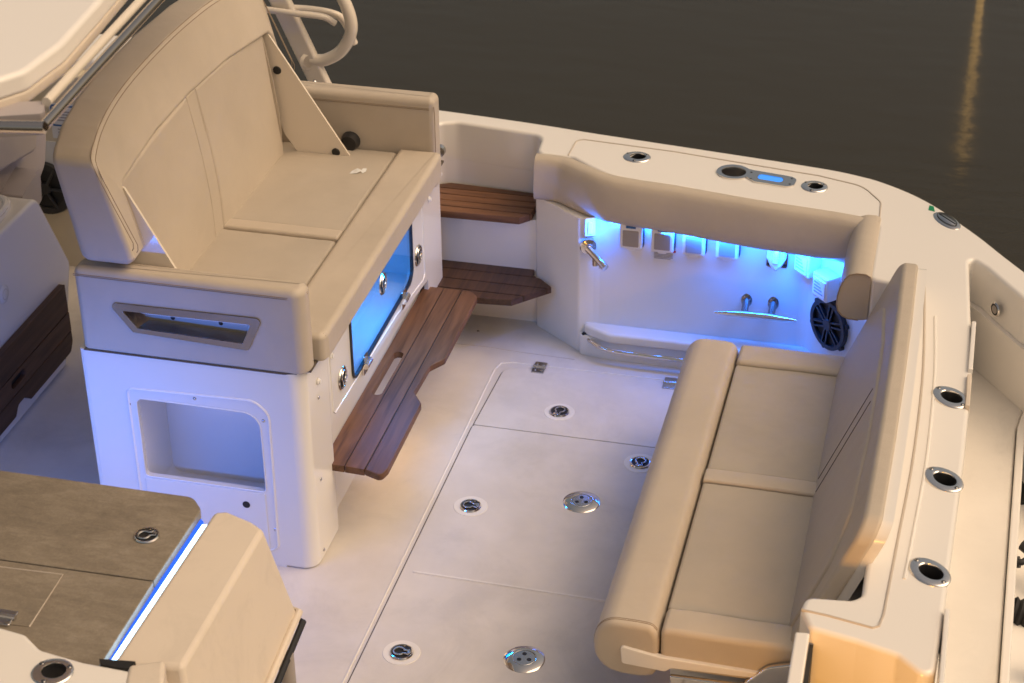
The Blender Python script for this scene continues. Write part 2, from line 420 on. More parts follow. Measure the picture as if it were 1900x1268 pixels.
# ================================================================ HULL
OUT = [(-3.4, 1.93), (-1.7, 1.90), (-.6, 1.825), (-.078, 1.781), (.273, 1.743), (.48, 1.712), (.775, 1.674), (1.022, 1.642), (1.2, 1.617), (1.289, 1.602),
       (1.36, 1.583), (1.44, 1.552), (1.545, 1.484), (1.625, 1.409), (1.69, 1.328), (1.766, 1.23), (1.867, 1.085), (2.15, .70)]
OUTS = [(p.x, p.y) for p in spline([(a, b, 0) for a, b in OUT], 6)]
inner_t = [(2.15, .56), (1.895, .880), (1.784, 1.050), (1.745, 1.092), (1.734, 1.07), (1.755, .706), (1.770, .419), (1.767, .028), (1.758, -.319), (1.751, -.594), (1.742, -.85),
           (1.659, -.772), (1.57, -.745), (1.462, -.722), (1.437, -.66), (1.442, -.612), (1.545, -.600), (1.565, -.58), (1.565, .885), (1.456, .905), (1.453, 1.235),
           (1.435, 1.268), (1.318, 1.298), (1.064, 1.328), (.8, 1.373), (.68, 1.386), (.584, 1.405), (.51, 1.455), (.44, 1.513), (.33, 1.513), (.315, 1.54), (.306, 1.655), (-.0, 1.695), (-.05, 1.675), (-.12, 1.60), (-3.4, 1.66)]
rr = [.025]*len(inner_t); rr[0] = rr[-1] = 0
for i, (x, y) in enumerate(inner_t):
    if (x, y) in ((-.0, 1.695), (-.05, 1.675), (-.12, 1.60), (.306, 1.655)): rr[i] = .05
inner_t = fillet(inner_t, rr, 4)
top = OUTS + inner_t
def cut(o, cyl):
    bmc = bmesh.new()
    for x, y, sx, sy, rot, depth in cyl:
        n = 32; P = []
        for k in range(n):
            a = 2*pi*k/n; c, d = sx*cos(a), sy*sin(a); P.append((x+c*cos(rot)-d*sin(rot), y+c*sin(rot)+d*cos(rot)))
        add_slab(bmc, P, o['ztop']-depth, o['ztop']+.05)
    bmesh.ops.recalc_face_normals(bmc, faces=bmc.faces)
    mc = bpy.data.meshes.new('cutter'); bmc.to_mesh(mc); oc_ = bpy.data.objects.new('cutter', mc); COL.objects.link(oc_)
    md = o.modifiers.new('cut', 'BOOLEAN'); md.object = oc_; md.solver = 'EXACT'; md.operation = 'DIFFERENCE'
    o.modifiers.move(len(o.modifiers)-1, 0)
    bpy.context.view_layer.update()
    wnm = o.modifiers['wn']; wnm.show_viewport = False
    me = bpy.data.meshes.new_from_object(o.evaluated_get(bpy.context.evaluated_depsgraph_get()))
    wnm.show_viewport = True; o.modifiers.remove(md); o.data = me; bpy.data.objects.remove(oc_)
    del o['ztop']
RODS = [(.647, 1.552, .0, .046, .040), (1.236, 1.462, -.1, .043, .040), (1.717, .303, radians(-47), .058, .042), (1.720, -.080, radians(-47), .058, .042), (1.709, -.462, radians(-47), .058, .042)]
gw = slab('gunwale', GEL, top, .50, .64, r1=.012, seg=4); gw['ztop'] = .64
cut(gw, [(x+.004, y+.002, sx*.56, sy*.56, r, .12) for x, y, r, sx, sy in RODS]+[(.972, 1.508, .0395, .0365, 0, .10)])
struct(gw, 'white fibreglass gunwale and transom top around the cockpit')
# side liner below the gunwale, with the lit locker recess and the boarding nook
OUTW = [(x, y-.012) for x, y in OUTS]
liner = [(2.15, .52), (1.90, .85), (1.775, 1.03), (1.735, 1.08), (1.735, .90), (1.47, .90), (1.452, 1.148), (1.24, 1.37), (.565, 1.37), (.545, 1.366), (.498, 1.350), (.322, 1.484), (.312, 1.54), (.306, 1.655), (-.0, 1.695), (-.05, 1.675), (-.12, 1.60), (-3.4, 1.66)]
liner = fillet(liner, [0, 0, .02, .02, .02, .02, .04, .05, .01, .01, .012, .025, .02, .05, .05, .05, .05, 0], 4)
struct(slab('hull_side', GEL, OUTW + liner, -.75, .4995), 'white hull side and inner cockpit wall')
# transom wall under the top, behind the bench
struct(slab('transom', GEL, fillet([(1.445, -.70), (1.57, -.733), (1.655, -.76), (1.742, -.835), (1.765, .4), (1.735, 1.0), (1.47, 1.0), (1.47, -.55), (1.445, -.58)], [.01]*9, 3), -.75, .4995), 'white transom wall behind the bench')
# splash well floor behind the transom
struct(slab('swim_platform', PLAT, fillet([(1.70, -2.2), (1.875, -2.2), (1.905, -.2), (1.918, .70), (1.945, .86), (2.05, .9), (1.9, 1.3), (1.70, 1.3)], [0, .02, .02, .06, .06, 0, 0, 0], 5), -.1, .31, r1=.012), 'pale platform floor behind the transom')
struct(slab('platform_edge', GEL, fillet([(1.880, -2.2), (1.899, -2.2), (1.929, -.2), (1.941, .70), (1.962, .84), (2.05, .872), (2.05, .90), (1.945, .862), (1.919, .70), (1.906, -.2)], .004, 2), -.1, .322, r1=.005), 'raised white lip along the platform')
struct(slab('engine_well', GEL, rect(1.905, -2.2, 2.6, .9), -.6, .13), 'pale lower well floor beside the engine hoses')
for yv0, yv1, zt in ((.57, .72, .646), (-.95, -.60, .646)):
    pass
# deck floor
struct(box('deck_floor', NONSKID, -3.4, -3.2, -.10, 1.47, 1.7, 0), 'pale non-skid cockpit floor')

# gunwale hatch seam lines, moulded into the top
def groove(name, path, r, m=GROOVE, parent=None, closed=False):
    return tube(name, m, path, r, parent, 6, closed)
lidp = fillet([(.424, 1.520), (.427, 1.650), (.757, 1.621), (1.03, 1.577), (1.241, 1.545), (1.385, 1.500), (1.450, 1.400), (1.455, 1.27)], [0, .03, 0, 0, .1, .1, .06, 0], 6)
struct(groove('gunwale_lid_seam', [(x, y, .6400) for x, y in lidp], .0028), 'lid seam moulded in the starboard gunwale')
struct(groove('transom_lid_seam', [(p.x, p.y, .640) for p in spline([(1.607, .93, 0), (1.617, .86, 0), (1.640, .42, 0), (1.642, 0, 0), (1.630, -.35, 0), (1.619, -.64, 0)], 8)]+[(1.612, -.683, .640), (1.600, -.692, .64), (1.57, -.686, .640), (1.50, -.672, .64), (1.44, -.664, .640)], .0034), 'long lid seam along the transom top')
struct(tube('bench_lid_ridge', GEL, [(p.x, p.y, .640) for p in spline([(1.655, .72, 0), (1.672, .40, 0), (1.675, 0, 0), (1.662, -.35, 0), (1.655, -.5, 0)], 8)], .004), 'soft moulded ridge beside the lid seam')

# transom hinge strips
for a, b, lb in ((.44, .70, 'far white hinge strip on the platform side of the transom'), (.255, .415, 'beige hinge strip on the transom edge beside the far rod holder'), (-1.0, -.60, 'near white hinge strip at the passage end of the transom edge')):
    xx = 1.758 if a > 0 else 1.752
    o = slab('hinge_strip', GEL if a != .255 else PAD, fillet([(xx-.001, a), (xx+.011, a), (xx+.010, b), (xx-.002, b)], .003, 2), .54, .652, r1=.003)
    tag(o, lb, 'hinge strip', 'hinge strips on the transom edge')

# padded bolster around the coaming
prof = [(-.004, .55), (-.004, .640), (.014, .646), (.030, .644), (.042, .636), (.051, .620), (.058, .595), (.064, .565), (.067, .538), (.066, .516), (.058, .502), (.044, .496), (.02, .495), (-.004, .4985)]
bol = thing('bolster_cushion', 'long padded tan bolster along the starboard coaming above the blue-lit recess', 'bolster')
p1 = spline([(.322, 1.508, 0), (.375, 1.509, 0), (.43, 1.498, 0), (.50, 1.454, 0), (.584, 1.408, 0), (.68, 1.388, 0), (.8, 1.375, 0), (1.064, 1.331, 0), (1.318, 1.301, 0), (1.46, 1.275, 0)], 6)
sweep('pad', VINYL, p1, prof, bol)
p2 = [(1.4555, 1.288), (1.4555, 1.2), (1.456, 1.0), (1.457, .905)]
prof2 = [(-.004, .55), (-.004, .642), (.010, .650), (.036, .650), (.056, .643), (.070, .626), (.080, .600), (.086, .570), (.087, .542), (.082, .520), (.068, .504), (.050, .497), (.02, .495), (-.004, .4985)]
b2 = tag(sweep('bolster_end_cushion', VINYL, p2, prof2), 'short padded tan bolster at the transom corner, beside the black speaker', 'bolster')
e = [(1.4555-u, .9035, z) for u, z in prof2[1:-1]]
tube('piping', STITCH, e, .0022, b2, 5)

# under-bolster LED and its light
led = tag(tube('led_strip', LED_B, [(.58, 1.362, .4965), (.85, 1.362, .4965), (1.22, 1.362, .4965)], .004), 'thin blue light strip hidden under the starboard bolster', 'light strip')
area_light('locker_light', (.92, 1.318, .491), (.05, .30, -1), .66, .02, 3.5, (.006, .17, 1.0))
area_light('locker_light_aft', (1.235, 1.26, .490), (.35, .45, -.8), .22, .02, 1.9, (.006, .17, 1.0), .2)
area_light('locker_light_fore', (.575, 1.30, .490), (-.7, .4, -.6), .03, .012, .7, (.012, .17, 1.0))

# shelf, kick face and rail in the locker recess
shelf = thing('toe_shelf', 'white moulded ledge with rounded front below the blue-lit outlets', 'shelf')
sp = [(.515, 1.372), (.520, 1.345), (.545, 1.328), (.61, 1.300), (.885, 1.302), (1.40, 1.262), (1.46, 1.2), (1.46, 1.372)]
slab('ledge', GEL, fillet(sp, [0, .01, .02, .05, .02, .02, .02, 0], 4), .072, .108, shelf, r0=.006, r1=.010)
slab('kick_face', GEL, [(.505, 1.34), (.515, 1.330), (.60, 1.316), (1.46, 1.312), (1.46, 1.37), (.505, 1.37)], 0, .0718, shelf)
tr = thing('toe_rail', 'curved steel toe rail under the white ledge', 'rail')
rp = smooth_path([(.526, 1.352, .062), (.545, 1.322, .060), (.60, 1.284, .056), (.70, 1.276, .056), (.88, 1.276, .056), (1.28, 1.262, .056)], 2)
tube('rail_bar', CHROME, rp, .008, tr, 12); lathe('mount', DARK, [(0, 0), (.02, 0), (.02, .012), (0, .012)], tr, frame((.524, 1.352, .060), (.55, -.8, 0)))

# ---- steps in the boarding nook
def teak_step(label, poly, z, th, ny, y0, y1, m):
    t = thing('teak_step', label, 'step', 'teak steps of the boarding nook')
    # planks run along x: cut the polygon in strips by clipping in y
    ys = [y0+(y1-y0)*k/ny for k in range(ny+1)]
    def clip(P, yc, keep_up):
        o = []
        for i in range(len(P)):
            a, b = P[i-1], P[i]; ia = (a[1] >= yc) == keep_up; ib = (b[1] >= yc) == keep_up
            if ia != ib:
                tt = (yc-a[1])/(b[1]-a[1]); o.append((a[0]+(b[0]-a[0])*tt, yc))
            if ib: o.append(b)
        return o
    for k in range(ny):
        P = clip(clip(poly, ys[k]+.002, True), ys[k+1]-.002, False)
        if len(P) > 2: slab('plank', m, fillet(P, .003, 2), z-th, z, t, r1=.002, seg=2)
    slab('backing', GAP, inset(poly if area(poly) > 0 else poly[::-1], .006), z-th-.004, z-.006, t)
    return t
teak_step('upper teak step in the boarding nook, lighter brown with slats', [(-.06, 1.455), (.270, 1.463), (.304, 1.500), (.304, 1.650), (-.02, 1.67), (-.06, 1.65)], .42, .024, 5, 1.455, 1.67, TEAKX)
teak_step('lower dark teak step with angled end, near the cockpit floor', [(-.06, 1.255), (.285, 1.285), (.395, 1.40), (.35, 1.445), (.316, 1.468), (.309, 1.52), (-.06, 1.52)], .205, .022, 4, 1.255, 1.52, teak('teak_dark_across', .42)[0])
struct(box('nook_riser', GEL, -.14, 1.505, 0, .330, 1.70, .395, r=.01), 'white riser block under the upper teak step')
# ---- forward starboard side deck, seen past the helm
struct(slab('side_deck', GEL, [(-3.4, 1.575), (-1.10, 1.575), (-1.02, 1.60), (-.9, 1.80), (-3.4, 1.88)], .60, .80, r1=.015), 'raised white side deck beyond the helm seats')
struct(slab('side_panel', CREAM2, [(-3.4, 1.52), (-1.15, 1.52), (-1.05, 1.59), (-3.4, 1.59)], 0, .76, r1=.01), 'dim cream inner side panel beyond the helm seats')

# ================================================================ FLOOR HATCHES
def pull_latch(parent, loc, normal=(0, 0, 1), spin=0, R=.0325, name='latch'):
    M4 = frame(loc, normal, spin)
    l = lathe(name, CHROME, [(R*.80, .0005), (R*.84, .004), (R*.93, .0045), (R, .001)], parent, M4)
    lathe('cup', DARK, [(0, .0006), (R*.80, .0006), (R*.80, .0010), (0, .0010)], l, M4)
    def mp(u, v, t): p = M4 @ Vector((u*R, v*R, t)); return tuple(p)
    key = []
    for k in range(25):
        a = radians(-150+300*k/24); key.append((.20+.46*cos(a), .46*sin(a)))
    key += [(-.40, -.20), (-.62, -.30), (-.72, 0), (-.62, .30), (-.40, .20)]
    key = key[:25]+key[25:][::-1]
    bm = bmesh.new(); add_tube(bm, [mp(u, v, .0045) for u, v in key], R*.085, 6, True)
    add_slab(bm, [(-.62+.14*cos(2*pi*k/10), .14*sin(2*pi*k/10)) for k in range(10)], .002, .006, mp)
    link('handle', bm, BRUSH, l)
    return l
def pad_ring(parent, loc, R, m=PLAT):
    return lathe('pad', m, [(R*.0, .0), (R*.96, .0016), (R, -.001)], parent, frame(loc))
ZH = .006
def hatch(label, outline, hinges, ridge=None):
    t = thing('floor_hatch', label, 'floor hatch', 'hatches in the cockpit floor')
    slab('lid', NONSKID, outline, .001, ZH, t, r1=.003, seg=2)
    slab('gasket', GAP, inset(outline, -.0035), -.002, .0012, t)
    return t
h1 = hatch('small floor hatch hinged on its far edge, one steel latch near its middle', fillet([(.272, .8268), (1.12, .8268), (1.12, 1.205), (.285, 1.186)], [0, 0, .02, .045], 6), None)
pad_ring(h1, (.522, .955, ZH), .050); pull_latch(h1, (.522, .955, ZH+.0015), spin=radians(-100))
h2 = hatch('large floor hatch filling the middle of the cockpit floor', fillet([(.262, -1.1), (1.12, -1.1), (1.12, .8236), (.270, .8236)], [0, 0, 0, .01], 3), None)
for q, s in (((.377, .395), 0), ((.368, -.293), 0), ((.827, .73), 90)):
    pad_ring(h2, (*q, ZH), .052); pull_latch(h2, (*q, ZH+.0015), spin=radians(180+s) if s else radians(0))
tube('ridge', PLAT, [(.300, .052, ZH), (.5, .05, ZH), (.84, .046, ZH), (1.1, .044, ZH)], .0045, h2, 6)
for x in (.399, .837):
    hg = slab('hinge', BRUSH, rect(x-.021, 1.168, x+.021, 1.236, .004, 3), ZH, .010, h1, r1=.002, seg=2)
    tube('pin', BRUSH, [(x-.021, 1.202, .010), (x+.021, 1.202, .010)], .0055, hg)
    for yy in (1.183, 1.220):
        for dx in (-.011, .011): lathe('screw', BRUSH, [(0, 0), (.004, 0), (.003, .0015), (0, .0016)], hg, Matrix.Translation((x+dx, yy, .010)), seg=10)
# moulded border around the hatches
struct(tube('floor_border_line', PLAT, [(.248, -1.1, .0), (.253, 1.17, .0), (.265, 1.212, .0), (.30, 1.225, 0), (.6, 1.228, 0), (1.1, 1.232, 0)], .0030), 'inner moulded border line beside the hatch gap')
struct(tube('floor_seam', GROOVE, [(.07, 1.30, .0), (.20, 1.305, .0), (.28, 1.297, 0), (.5, 1.29, 0)], .0016), 'faint seam in the floor near the steps')
def drain(label, x, y):
    t = thing('table_socket', label, 'floor socket', 'round steel sockets in the cockpit floor')
    M4 = Matrix.Translation((x, y, ZH+.0005))
    lathe('flange', CHROME, [(.031, .0055), (.034, .0068), (.050, .0030), (.0555, 0)], t, M4, 56)
    c = lathe('cap', BRUSH, [(0, .0060), (.0285, .0060), (.0300, .0050)], t, M4, 40)
    lathe('gap_ring', GAP, [(.0300, .0046), (.0312, .0046)], t, M4, 40)
    for a in (100, 220, 340):
        lathe('hole', DARK, [(0, .0064), (.0062, .0064), (.0062, .0060)], c, Matrix.Translation((x+.0155*cos(radians(a)), y+.0155*sin(radians(a)), ZH+.0006)), seg=16)
    return t
drain('round steel floor socket with three holes, mid floor beside the bench, blue glint', .694, .491)
drain('round steel floor socket with three holes, nearest the bottom of the picture', .695, -.244)
tag(lathe('floor_screw', GAP, [(0, .0), (.004, .001), (.005, 0)], None, Matrix.Translation((.136, 1.40, .0)), seg=10), 'tiny dark screw in the floor near the lower teak step', 'screw')

# ================================================================ MEZZANINE SEAT
L = 1.333
seat = thing('double_seat', 'tan upholstered double seat on white cabinet with reversible backrest and blue-lit glass door', 'seat', loc=(0, 0, 0))
# --- base: near side plate with the moulded pocket
hole = fillet([(-.464, .255), (-.102, .255), (-.102, .515), (-.464, .517)], [.012, .012, .05, .02], 6)
holed('side_panel', GEL, fillet([(-.600, 0), (-.060, 0), (-.060, .655), (-.600, .655)], [0, 0, 0, 0]), [inset(hole, -.002)], 0.0, .02, seat, 'xz')
slab('corner_post', GEL, fillet([(-.0602, 0), (.030, 0), (.030, .215), (-.0602, .215)], [0, .055, .02, 0], 8), 0, .655, seat, r0=.01)
slab('fore_panel', GEL, fillet([(-.615, .004), (-.600, .0005), (-.585, .02), (-.585, 1.38), (-.615, 1.38)], [.006, .008, 0, 0, 0], 3), 0, .655, seat)
bin_ = fillet([(-.464, .150), (-.102, .150), (-.102, .515), (-.464, .517)], [.03, .03, .05, .02], 6)
pk = holed('side_pocket', GEL, inset(bin_, -.004), [bin_], .0205, .180, seat, 'xz')
slab('back_wall', GEL, inset(bin_, -.003), .180, .185, pk, 'xz')
tube('lip', GEL, [(x, -.0002, z) for x, z in hole], .0022, pk, 6, True)
rim = fillet([(-.487, .03), (-.487, .545), (-.116, .556), (-.076, .52), (-.082, .062), (-.115, .048)], [0, .02, .05, .05, .03, .02], 7)
tube('rim', GEL, [(x, .0005, z) for x, z in rim], .0045, pk, 8)
slab('lower_panel', GEL, rect(-.466, .06, -.106, .250, .004), -.003, .001, pk, 'xz', r0=.0015)
for x, z in ((-.486, .493), (-.288, .539), (-.092, .495), (-.086, .128)):
    lathe('screw', BRUSH, [(0, .002), (.003, .002), (.0052, 0)], seat, frame((x, -.0005, z), (0, -1, 0)), seg=12)
lathe('vent_hole', DARK, [(0, .001), (.011, .001), (.011, 0)], pk, frame((-.165, -.0035, .205), (0, -1, 0)), seg=20)
for y, z in ((.109, .520), (.082, .264), (.065, .03)):
    lathe('screw', BRUSH, [(0, .003), (.004, .002), (.0055, 0)], seat, frame((.031, y, z), (1, 0, 0)), seg=12)
# --- aft face with the cabinet opening
face = [(.2152, .655), (.2152, .352), (.86, .330), (1.215, .288), (1.225, 0), (1.385, 0), (1.385, .655)]
gl = fillet([(.418, .640), (.418, .395), (.44, .374), (.99, .428-.05), (1.045, .40), (1.050, .640)], [.01, .02, .012, .03, .035, .01], 6)
gl = fillet([(.420, .640), (.420, .376), (1.046, .384), (1.050, .640)], [.008, .035, .05, .008], 8)
holed('front_panel', GEL, face, [gl], .006, .020, seat, 'yz')
slab('far_side', GEL, fillet([(-.60, 1.371), (.0195, 1.371), (.0195, 1.385), (-.60, 1.385)], [0, 0, .0, 0]), 0, .655, seat)
slab('toe_kick', GEL, rect(-.60, .2, -.010, 1.22), 0, .36, seat)
for y, z in ((.114, .570), (.254, .568), (1.254, .565), (1.385, .593)):
    s_ = lathe('snap_stud', PLASTIC, [(0, .008), (.006, .008), (.006, .004), (.010, .003), (.010, 0)], seat, frame((.021 if y > .2 else .031, y, z), (1, 0, 0)), seg=16)
tube('panel_groove', GEL, [(.0205, .245, .62), (.0205, .245, .385), (.0205, .26, .372), (.0205, .86, .352), (.0205, 1.16, .316), (.0205, 1.18, .33), (.0205, 1.18, .60)], .0022, seat, 6)
for y, z in ((.338, .443), (1.113, .433)): pull_latch(seat, (.0205, y, z), (1, 0, 0), radians(90), R=.036)
# cabinet interior (a box open to the door)
cb = slab('cabinet_liner', PLASTIC, rect(-.36, .36, -.355, 1.10), .362, .654, seat)
slab('liner_floor', PLASTIC, rect(-.36, .36, .0055, 1.10), .3605, .366, cb)
slab('liner_side', PLASTIC, rect(-.36, .355, .0055, .36), .362, .654, cb)
slab('liner_side', PLASTIC, rect(-.36, 1.10, .0055, 1.105), .362, .654, cb)
slab('tackle_tray', PLASTIC, rect(-.34, .45, -.12, .98, .01), .44, .47, cb, r1=.006)
slab('tackle_tray', PLASTIC, rect(-.34, .50, -.16, .92, .01), .53, .555, cb, r1=.006)
slab('tackle_box', PLASTIC, rect(-.16, .93, -.09, 1.05, .01), .50, .60, cb, r1=.006)
slab('led_bar', LED_B, rect(-.05, .44, -.03, 1.04), .640, .648, cb)
area_light('cabinet_light', (-.06, .74, .636), (-.25, 0, -1), .56, .03, 5.0, (.0, .33, 1.0), pi/2)
dr = holed('cabinet_door', BLACK, gl, [inset(gl if area(gl) > 0 else gl[::-1], .007)], .016, .026, seat, 'yz')
slab('pane', GLASS, inset(gl if area(gl) > 0 else gl[::-1], .006), .019, .023, dr, 'yz')
pull_latch(dr, (.028, .72, .545), (1, 0, 0), radians(90), R=.036)
for y in (.527, .924):
    h_ = tube('hinge', CHROME, [(.034, y-.022, .381), (.034, y+.022, .381)], .010, dr, 12)
    slab('leaf', CHROME, rect(y-.018, .345, y+.018, .381, .004, 3), .0205, .027, h_, 'yz')
    slab('leaf', CHROME, rect(y-.018, .384, y+.018, .410, .004, 3), .026, .030, h_, 'yz')
# --- armrests
def armrest(y0, y1, z0, handle):
    a = slab('armrest', VINYL_D if 0 else VINYL, fillet([(-.603, y0), (.046, y0), (.046, y1), (-.603, y1)], [.02, .045 if handle else .02, .02, .02], 6), z0, .912, seat, r0=.008, r1=.022, seg=6)
    yy = y0
    for dz in (.892, .8875):
        tube('stitching', STITCH, [(-.600, yy-.0005, dz), (-.0, yy-.0005, dz), (.020, yy+.004, dz), (.040, yy+.020, dz), (.0465, yy+.045, dz)] if handle else [(-.6, yy-.0003, dz-.012), (.03, yy-.0003, dz-.012)], .0011, a, 5)
    return a
a1 = armrest(0.0, .070, .656, True)
a2 = armrest(1.262, 1.335, .60, False)
tube('piping', STITCH, [(.0468, 1.262, .64), (.0470, 1.264, .86), (.044, 1.268, .885)], .0015, a2, 5)
# side handle recess, chrome
oc = [(-.509, .817), (-.067, .822), (-.114, .718), (-.445, .732)]
ic = [(-.470, .796), (-.102, .800), (-.130, .738), (-.430, .746)]
oc = fillet(oc, [.012, .014, .012, .012], 5)[::-1]; icf = fillet(ic, .004, 3)[::-1]
gh = holed('grab_handle', mat('grab_steel', (.40, .37, .34), .07, metal=1), oc, [icf], -.0045, .0, seat, 'xz')
ghb = gh.modifiers.new('b', 'BEVEL'); ghb.width = .0035; ghb.segments = 3; ghb.limit_method = 'ANGLE'; ghb.angle_limit = radians(40); gh.modifiers.move(1, 0)
cb_ = bmesh.new(); add_slab(cb_, inset(icf if area(icf) > 0 else icf[::-1], -.002), -.02, .046, 'xz'); a1['ztop'] = 0
def cut_with(o, cbm):
    bmesh.ops.recalc_face_normals(cbm, faces=cbm.faces); mc = bpy.data.meshes.new('cutter'); cbm.to_mesh(mc); oc_ = bpy.data.objects.new('cutter', mc); COL.objects.link(oc_)
    md = o.modifiers.new('cut', 'BOOLEAN'); md.object = oc_; md.solver = 'EXACT'; o.modifiers.move(len(o.modifiers)-1, 0); bpy.context.view_layer.update()
    wnm = o.modifiers['wn']; wnm.show_viewport = False
    me = bpy.data.meshes.new_from_object(o.evaluated_get(bpy.context.evaluated_depsgraph_get())); wnm.show_viewport = True; o.modifiers.remove(md); o.data = me; bpy.data.objects.remove(oc_)
cut_with(a1, cb_); del a1['ztop']
bm = bmesh.new()
o3 = [bm.verts.new((x, -.001, z)) for x, z in ic]; i3 = [bm.verts.new((x, .042, z)) for x, z in [(-.455, .790), (-.115, .794), (-.140, .742), (-.415, .750)]]
for k in range(4): bm.faces.new((o3[k], o3[(k+1) % 4], i3[(k+1) % 4], i3[k]))
bm.faces.new(i3); link('recess', bm, mat('recess_steel', (.52, .46, .39), .28, metal=1), gh, smooth=False)
slab('step_bar', BRUSH, [(-.43, .776), (-.128, .780), (-.128, .777), (-.43, .773)], .030, .0415, gh, 'xz')
for x, z in ((-.345, .785), (-.207, .787), (-.345, .764), (-.207, .765)):
    lathe('screw', DARK, [(0, .003), (.005, .002), (.0065, 0)], gh, frame((x, .0415, z), (0, -1, 0)), seg=12)
tube('gasket', GAP, [(-.600, -.0005, .6555), (-.02, -.0005, .6555), (.012, .008, .6555), (.030, .05, .6555)], .0022, seat, 5)
# --- seat cushions
def cush(name, m, pts, z0, z1, parent, r=.012, fn=None): return slab(name, m, pts, z0, z1, parent, r0=.008, r1=r, seg=6, fn=fn)
cf = cush('front_cushion', VINYL, fillet([(-.073, .074), (.064, .082), (.072, .11), (.070, 1.245), (.060, 1.262), (-.073, 1.258)], [.008, .018, .01, .02, .02, .008], 5), .654, .737, seat, .017)
for dz in (.0, ):
    tube('stitching', STITCH, [(.0665, .10, .728), (.0652, .65, .728), (.0645, 1.235, .728)], .0012, cf, 5)
    tube('stitching', STITCH, [(.061, .10, .7335), (.060, .65, .7335), (.059, 1.235, .7335)], .0012, cf, 5)
cs = pillow('seat_cushion', VINYL_D, -.470, .074, -.078, .640, .656, .728, seat, .012, .006, .0030, 1)
pillow('seat_cushion', VINYL_D, -.470, .696, -.078, 1.258, .656, .728, seat, .012, .006, .0030, 2)
pillow('seat_strap', VINYL, -.470, .6405, -.077, .6955, .656, .731, seat, .009, .002, .0010, 3)
bb = bmesh.new()
tg = thing('paper_scrap', 'small torn white paper scrap lying on the far part of the seat cushion', 'scrap', loc=(-.16, 1.075, .726))
for (px, py, sz, an) in ((0, 0, .020, .3), (.022, .012, .014, 1.2)):
    bmq = bmesh.new(); V = [(-1, -.45, .0), (.1, -.6, .12), (1, -.1, .35), (.3, .5, .45), (-.6, .35, .1)]
    vs = [bmq.verts.new((px+sz*(x*cos(an)-y*sin(an)), py+sz*(x*sin(an)+y*cos(an)), sz*z+.001)) for x, y, z in V]; bmq.faces.new(vs)
    g_ = bmesh.ops.extrude_face_region(bmq, geom=bmq.faces[:]); bmesh.ops.translate(bmq, vec=(0, 0, .0008), verts=[v for v in g_['geom'] if isinstance(v, bmesh.types.BMVert)])
    link('torn_piece', bmq, PAPER, tg, smooth=False)
bb.free()
slab('seat_deck', GAP, rect(-.60, .03, .045, 1.36), .650, .6565, seat)
slab('rear_cushion', VINYL, fillet([(-.600, .074), (-.50, .074), (-.50, 1.258), (-.600, 1.258)], .01), .66, .80, seat, r1=.015)
tube('side_bumper', BRUSH, [(.020, 1.385, .672), (.020, 1.405, .672)], .020, seat, 16)
# --- backrest: arched outer pad, inner panel, brackets
def leanx(z): return -.414-.413*(z-1.024)
def xfz(z): return leanx(z) if z > .99 else leanx(.99)-(.99-z)*.6
def w_outer(p):
    z = p[2]; q = (p[0]+.115)/.115
    xr = -.621+(1.222-z)*.168 if z < 1.222 else leanx(z)-.115-.010*max(0, 1-(z-1.222)/.1)
    xf = xfz(z)
    return (xr+(xf-xr)*q, p[1], z)
H = 1.25
o_ = [(.0, .935), (.0, 1.228), (.035, 1.25), (.11, 1.280), (.22, 1.303), (.37, 1.317), (.625, 1.324), (.88, 1.317), (1.03, 1.303), (1.14, 1.280), (1.215, 1.25), (1.25, 1.228), (1.25, .935),
      (1.232, .922), (1.214, .94), (1.190, 1.122), (.88, 1.156), (.6, 1.168), (.35, 1.164), (.072, 1.134), (.085, .95), (.04, .922)]
o_ = fillet(o_, [.05, .05, .05, .05, .1, 0, 0, 0, .1, .05, .05, .05, .05, .03, .02, .02, 0, 0, 0, .02, .02, .03], 4)
bk = slab('backrest_pad', VINYL, o_[::-1], -.115, 0, seat, 'yz', r0=.02, r1=.012, seg=5, fn=w_outer)
edge = [(.006, .975), (.006, 1.1), (.006, 1.222), (.038, 1.243), (.11, 1.272), (.22, 1.295), (.37, 1.309), (.625, 1.316), (.88, 1.309), (1.03, 1.295), (1.14, 1.272), (1.212, 1.243), (1.244, 1.222), (1.244, 1.1), (1.244, .975)]
ep = smooth_path([(y, z, 0) for y, z in edge], 2)
for off in (-.0015, -.012):
    tube('stitching', STITCH, [(xfz(p.y)+off*.9+.001, p.x+(.0 if off > -.005 else -.006*(1 if p.x < .05 else (-1 if p.x > 1.2 else 0))), p.y+(0 if off > -.005 else .0075)) for p in [q for q in [type('P', (), {'x': v.x, 'y': v.y})() for v in ep]]], .0012, bk, 5)
def panx(z): 
    ks = [(.70, -.432), (.84, -.434), (.97, -.447), (1.06, -.461), (1.18, -.482)]
    for (a, b), (c, d) in zip(ks, ks[1:]):
        if z <= c: return b+(d-b)*(z-a)/(c-a)
    return ks[-1][1]
def w_pan(p): return (p[0]+panx(p[2]), p[1], p[2])
def arch(y): return 1.132+.036*(1-((y-.62)/.56)**2)
def panel(y0, y1, m, name, r, dx):
    n = 10; P = [(y0, .70)]+[(y0, .70+(arch(y0)-.70)*k/8) for k in range(1, 8)]+[(y0+(y1-y0)*k/n, arch(y0+(y1-y0)*k/n)) for k in range(n+1)]+[(y1, .70+(arch(y1)-.70)*k/8) for k in range(7, -1, -1)]
    return slab(name, m, P[::-1], -.04, dx, seat, 'yz', r0=.004, r1=r, seg=4, fn=w_pan)
panel(.088, .575, VINYL, 'backrest_panel', .010, .002); panel(.640, 1.168, VINYL, 'backrest_panel', .010, .002)
panel(.5755, .6395, VINYL, 'backrest_strap', .004, .000)
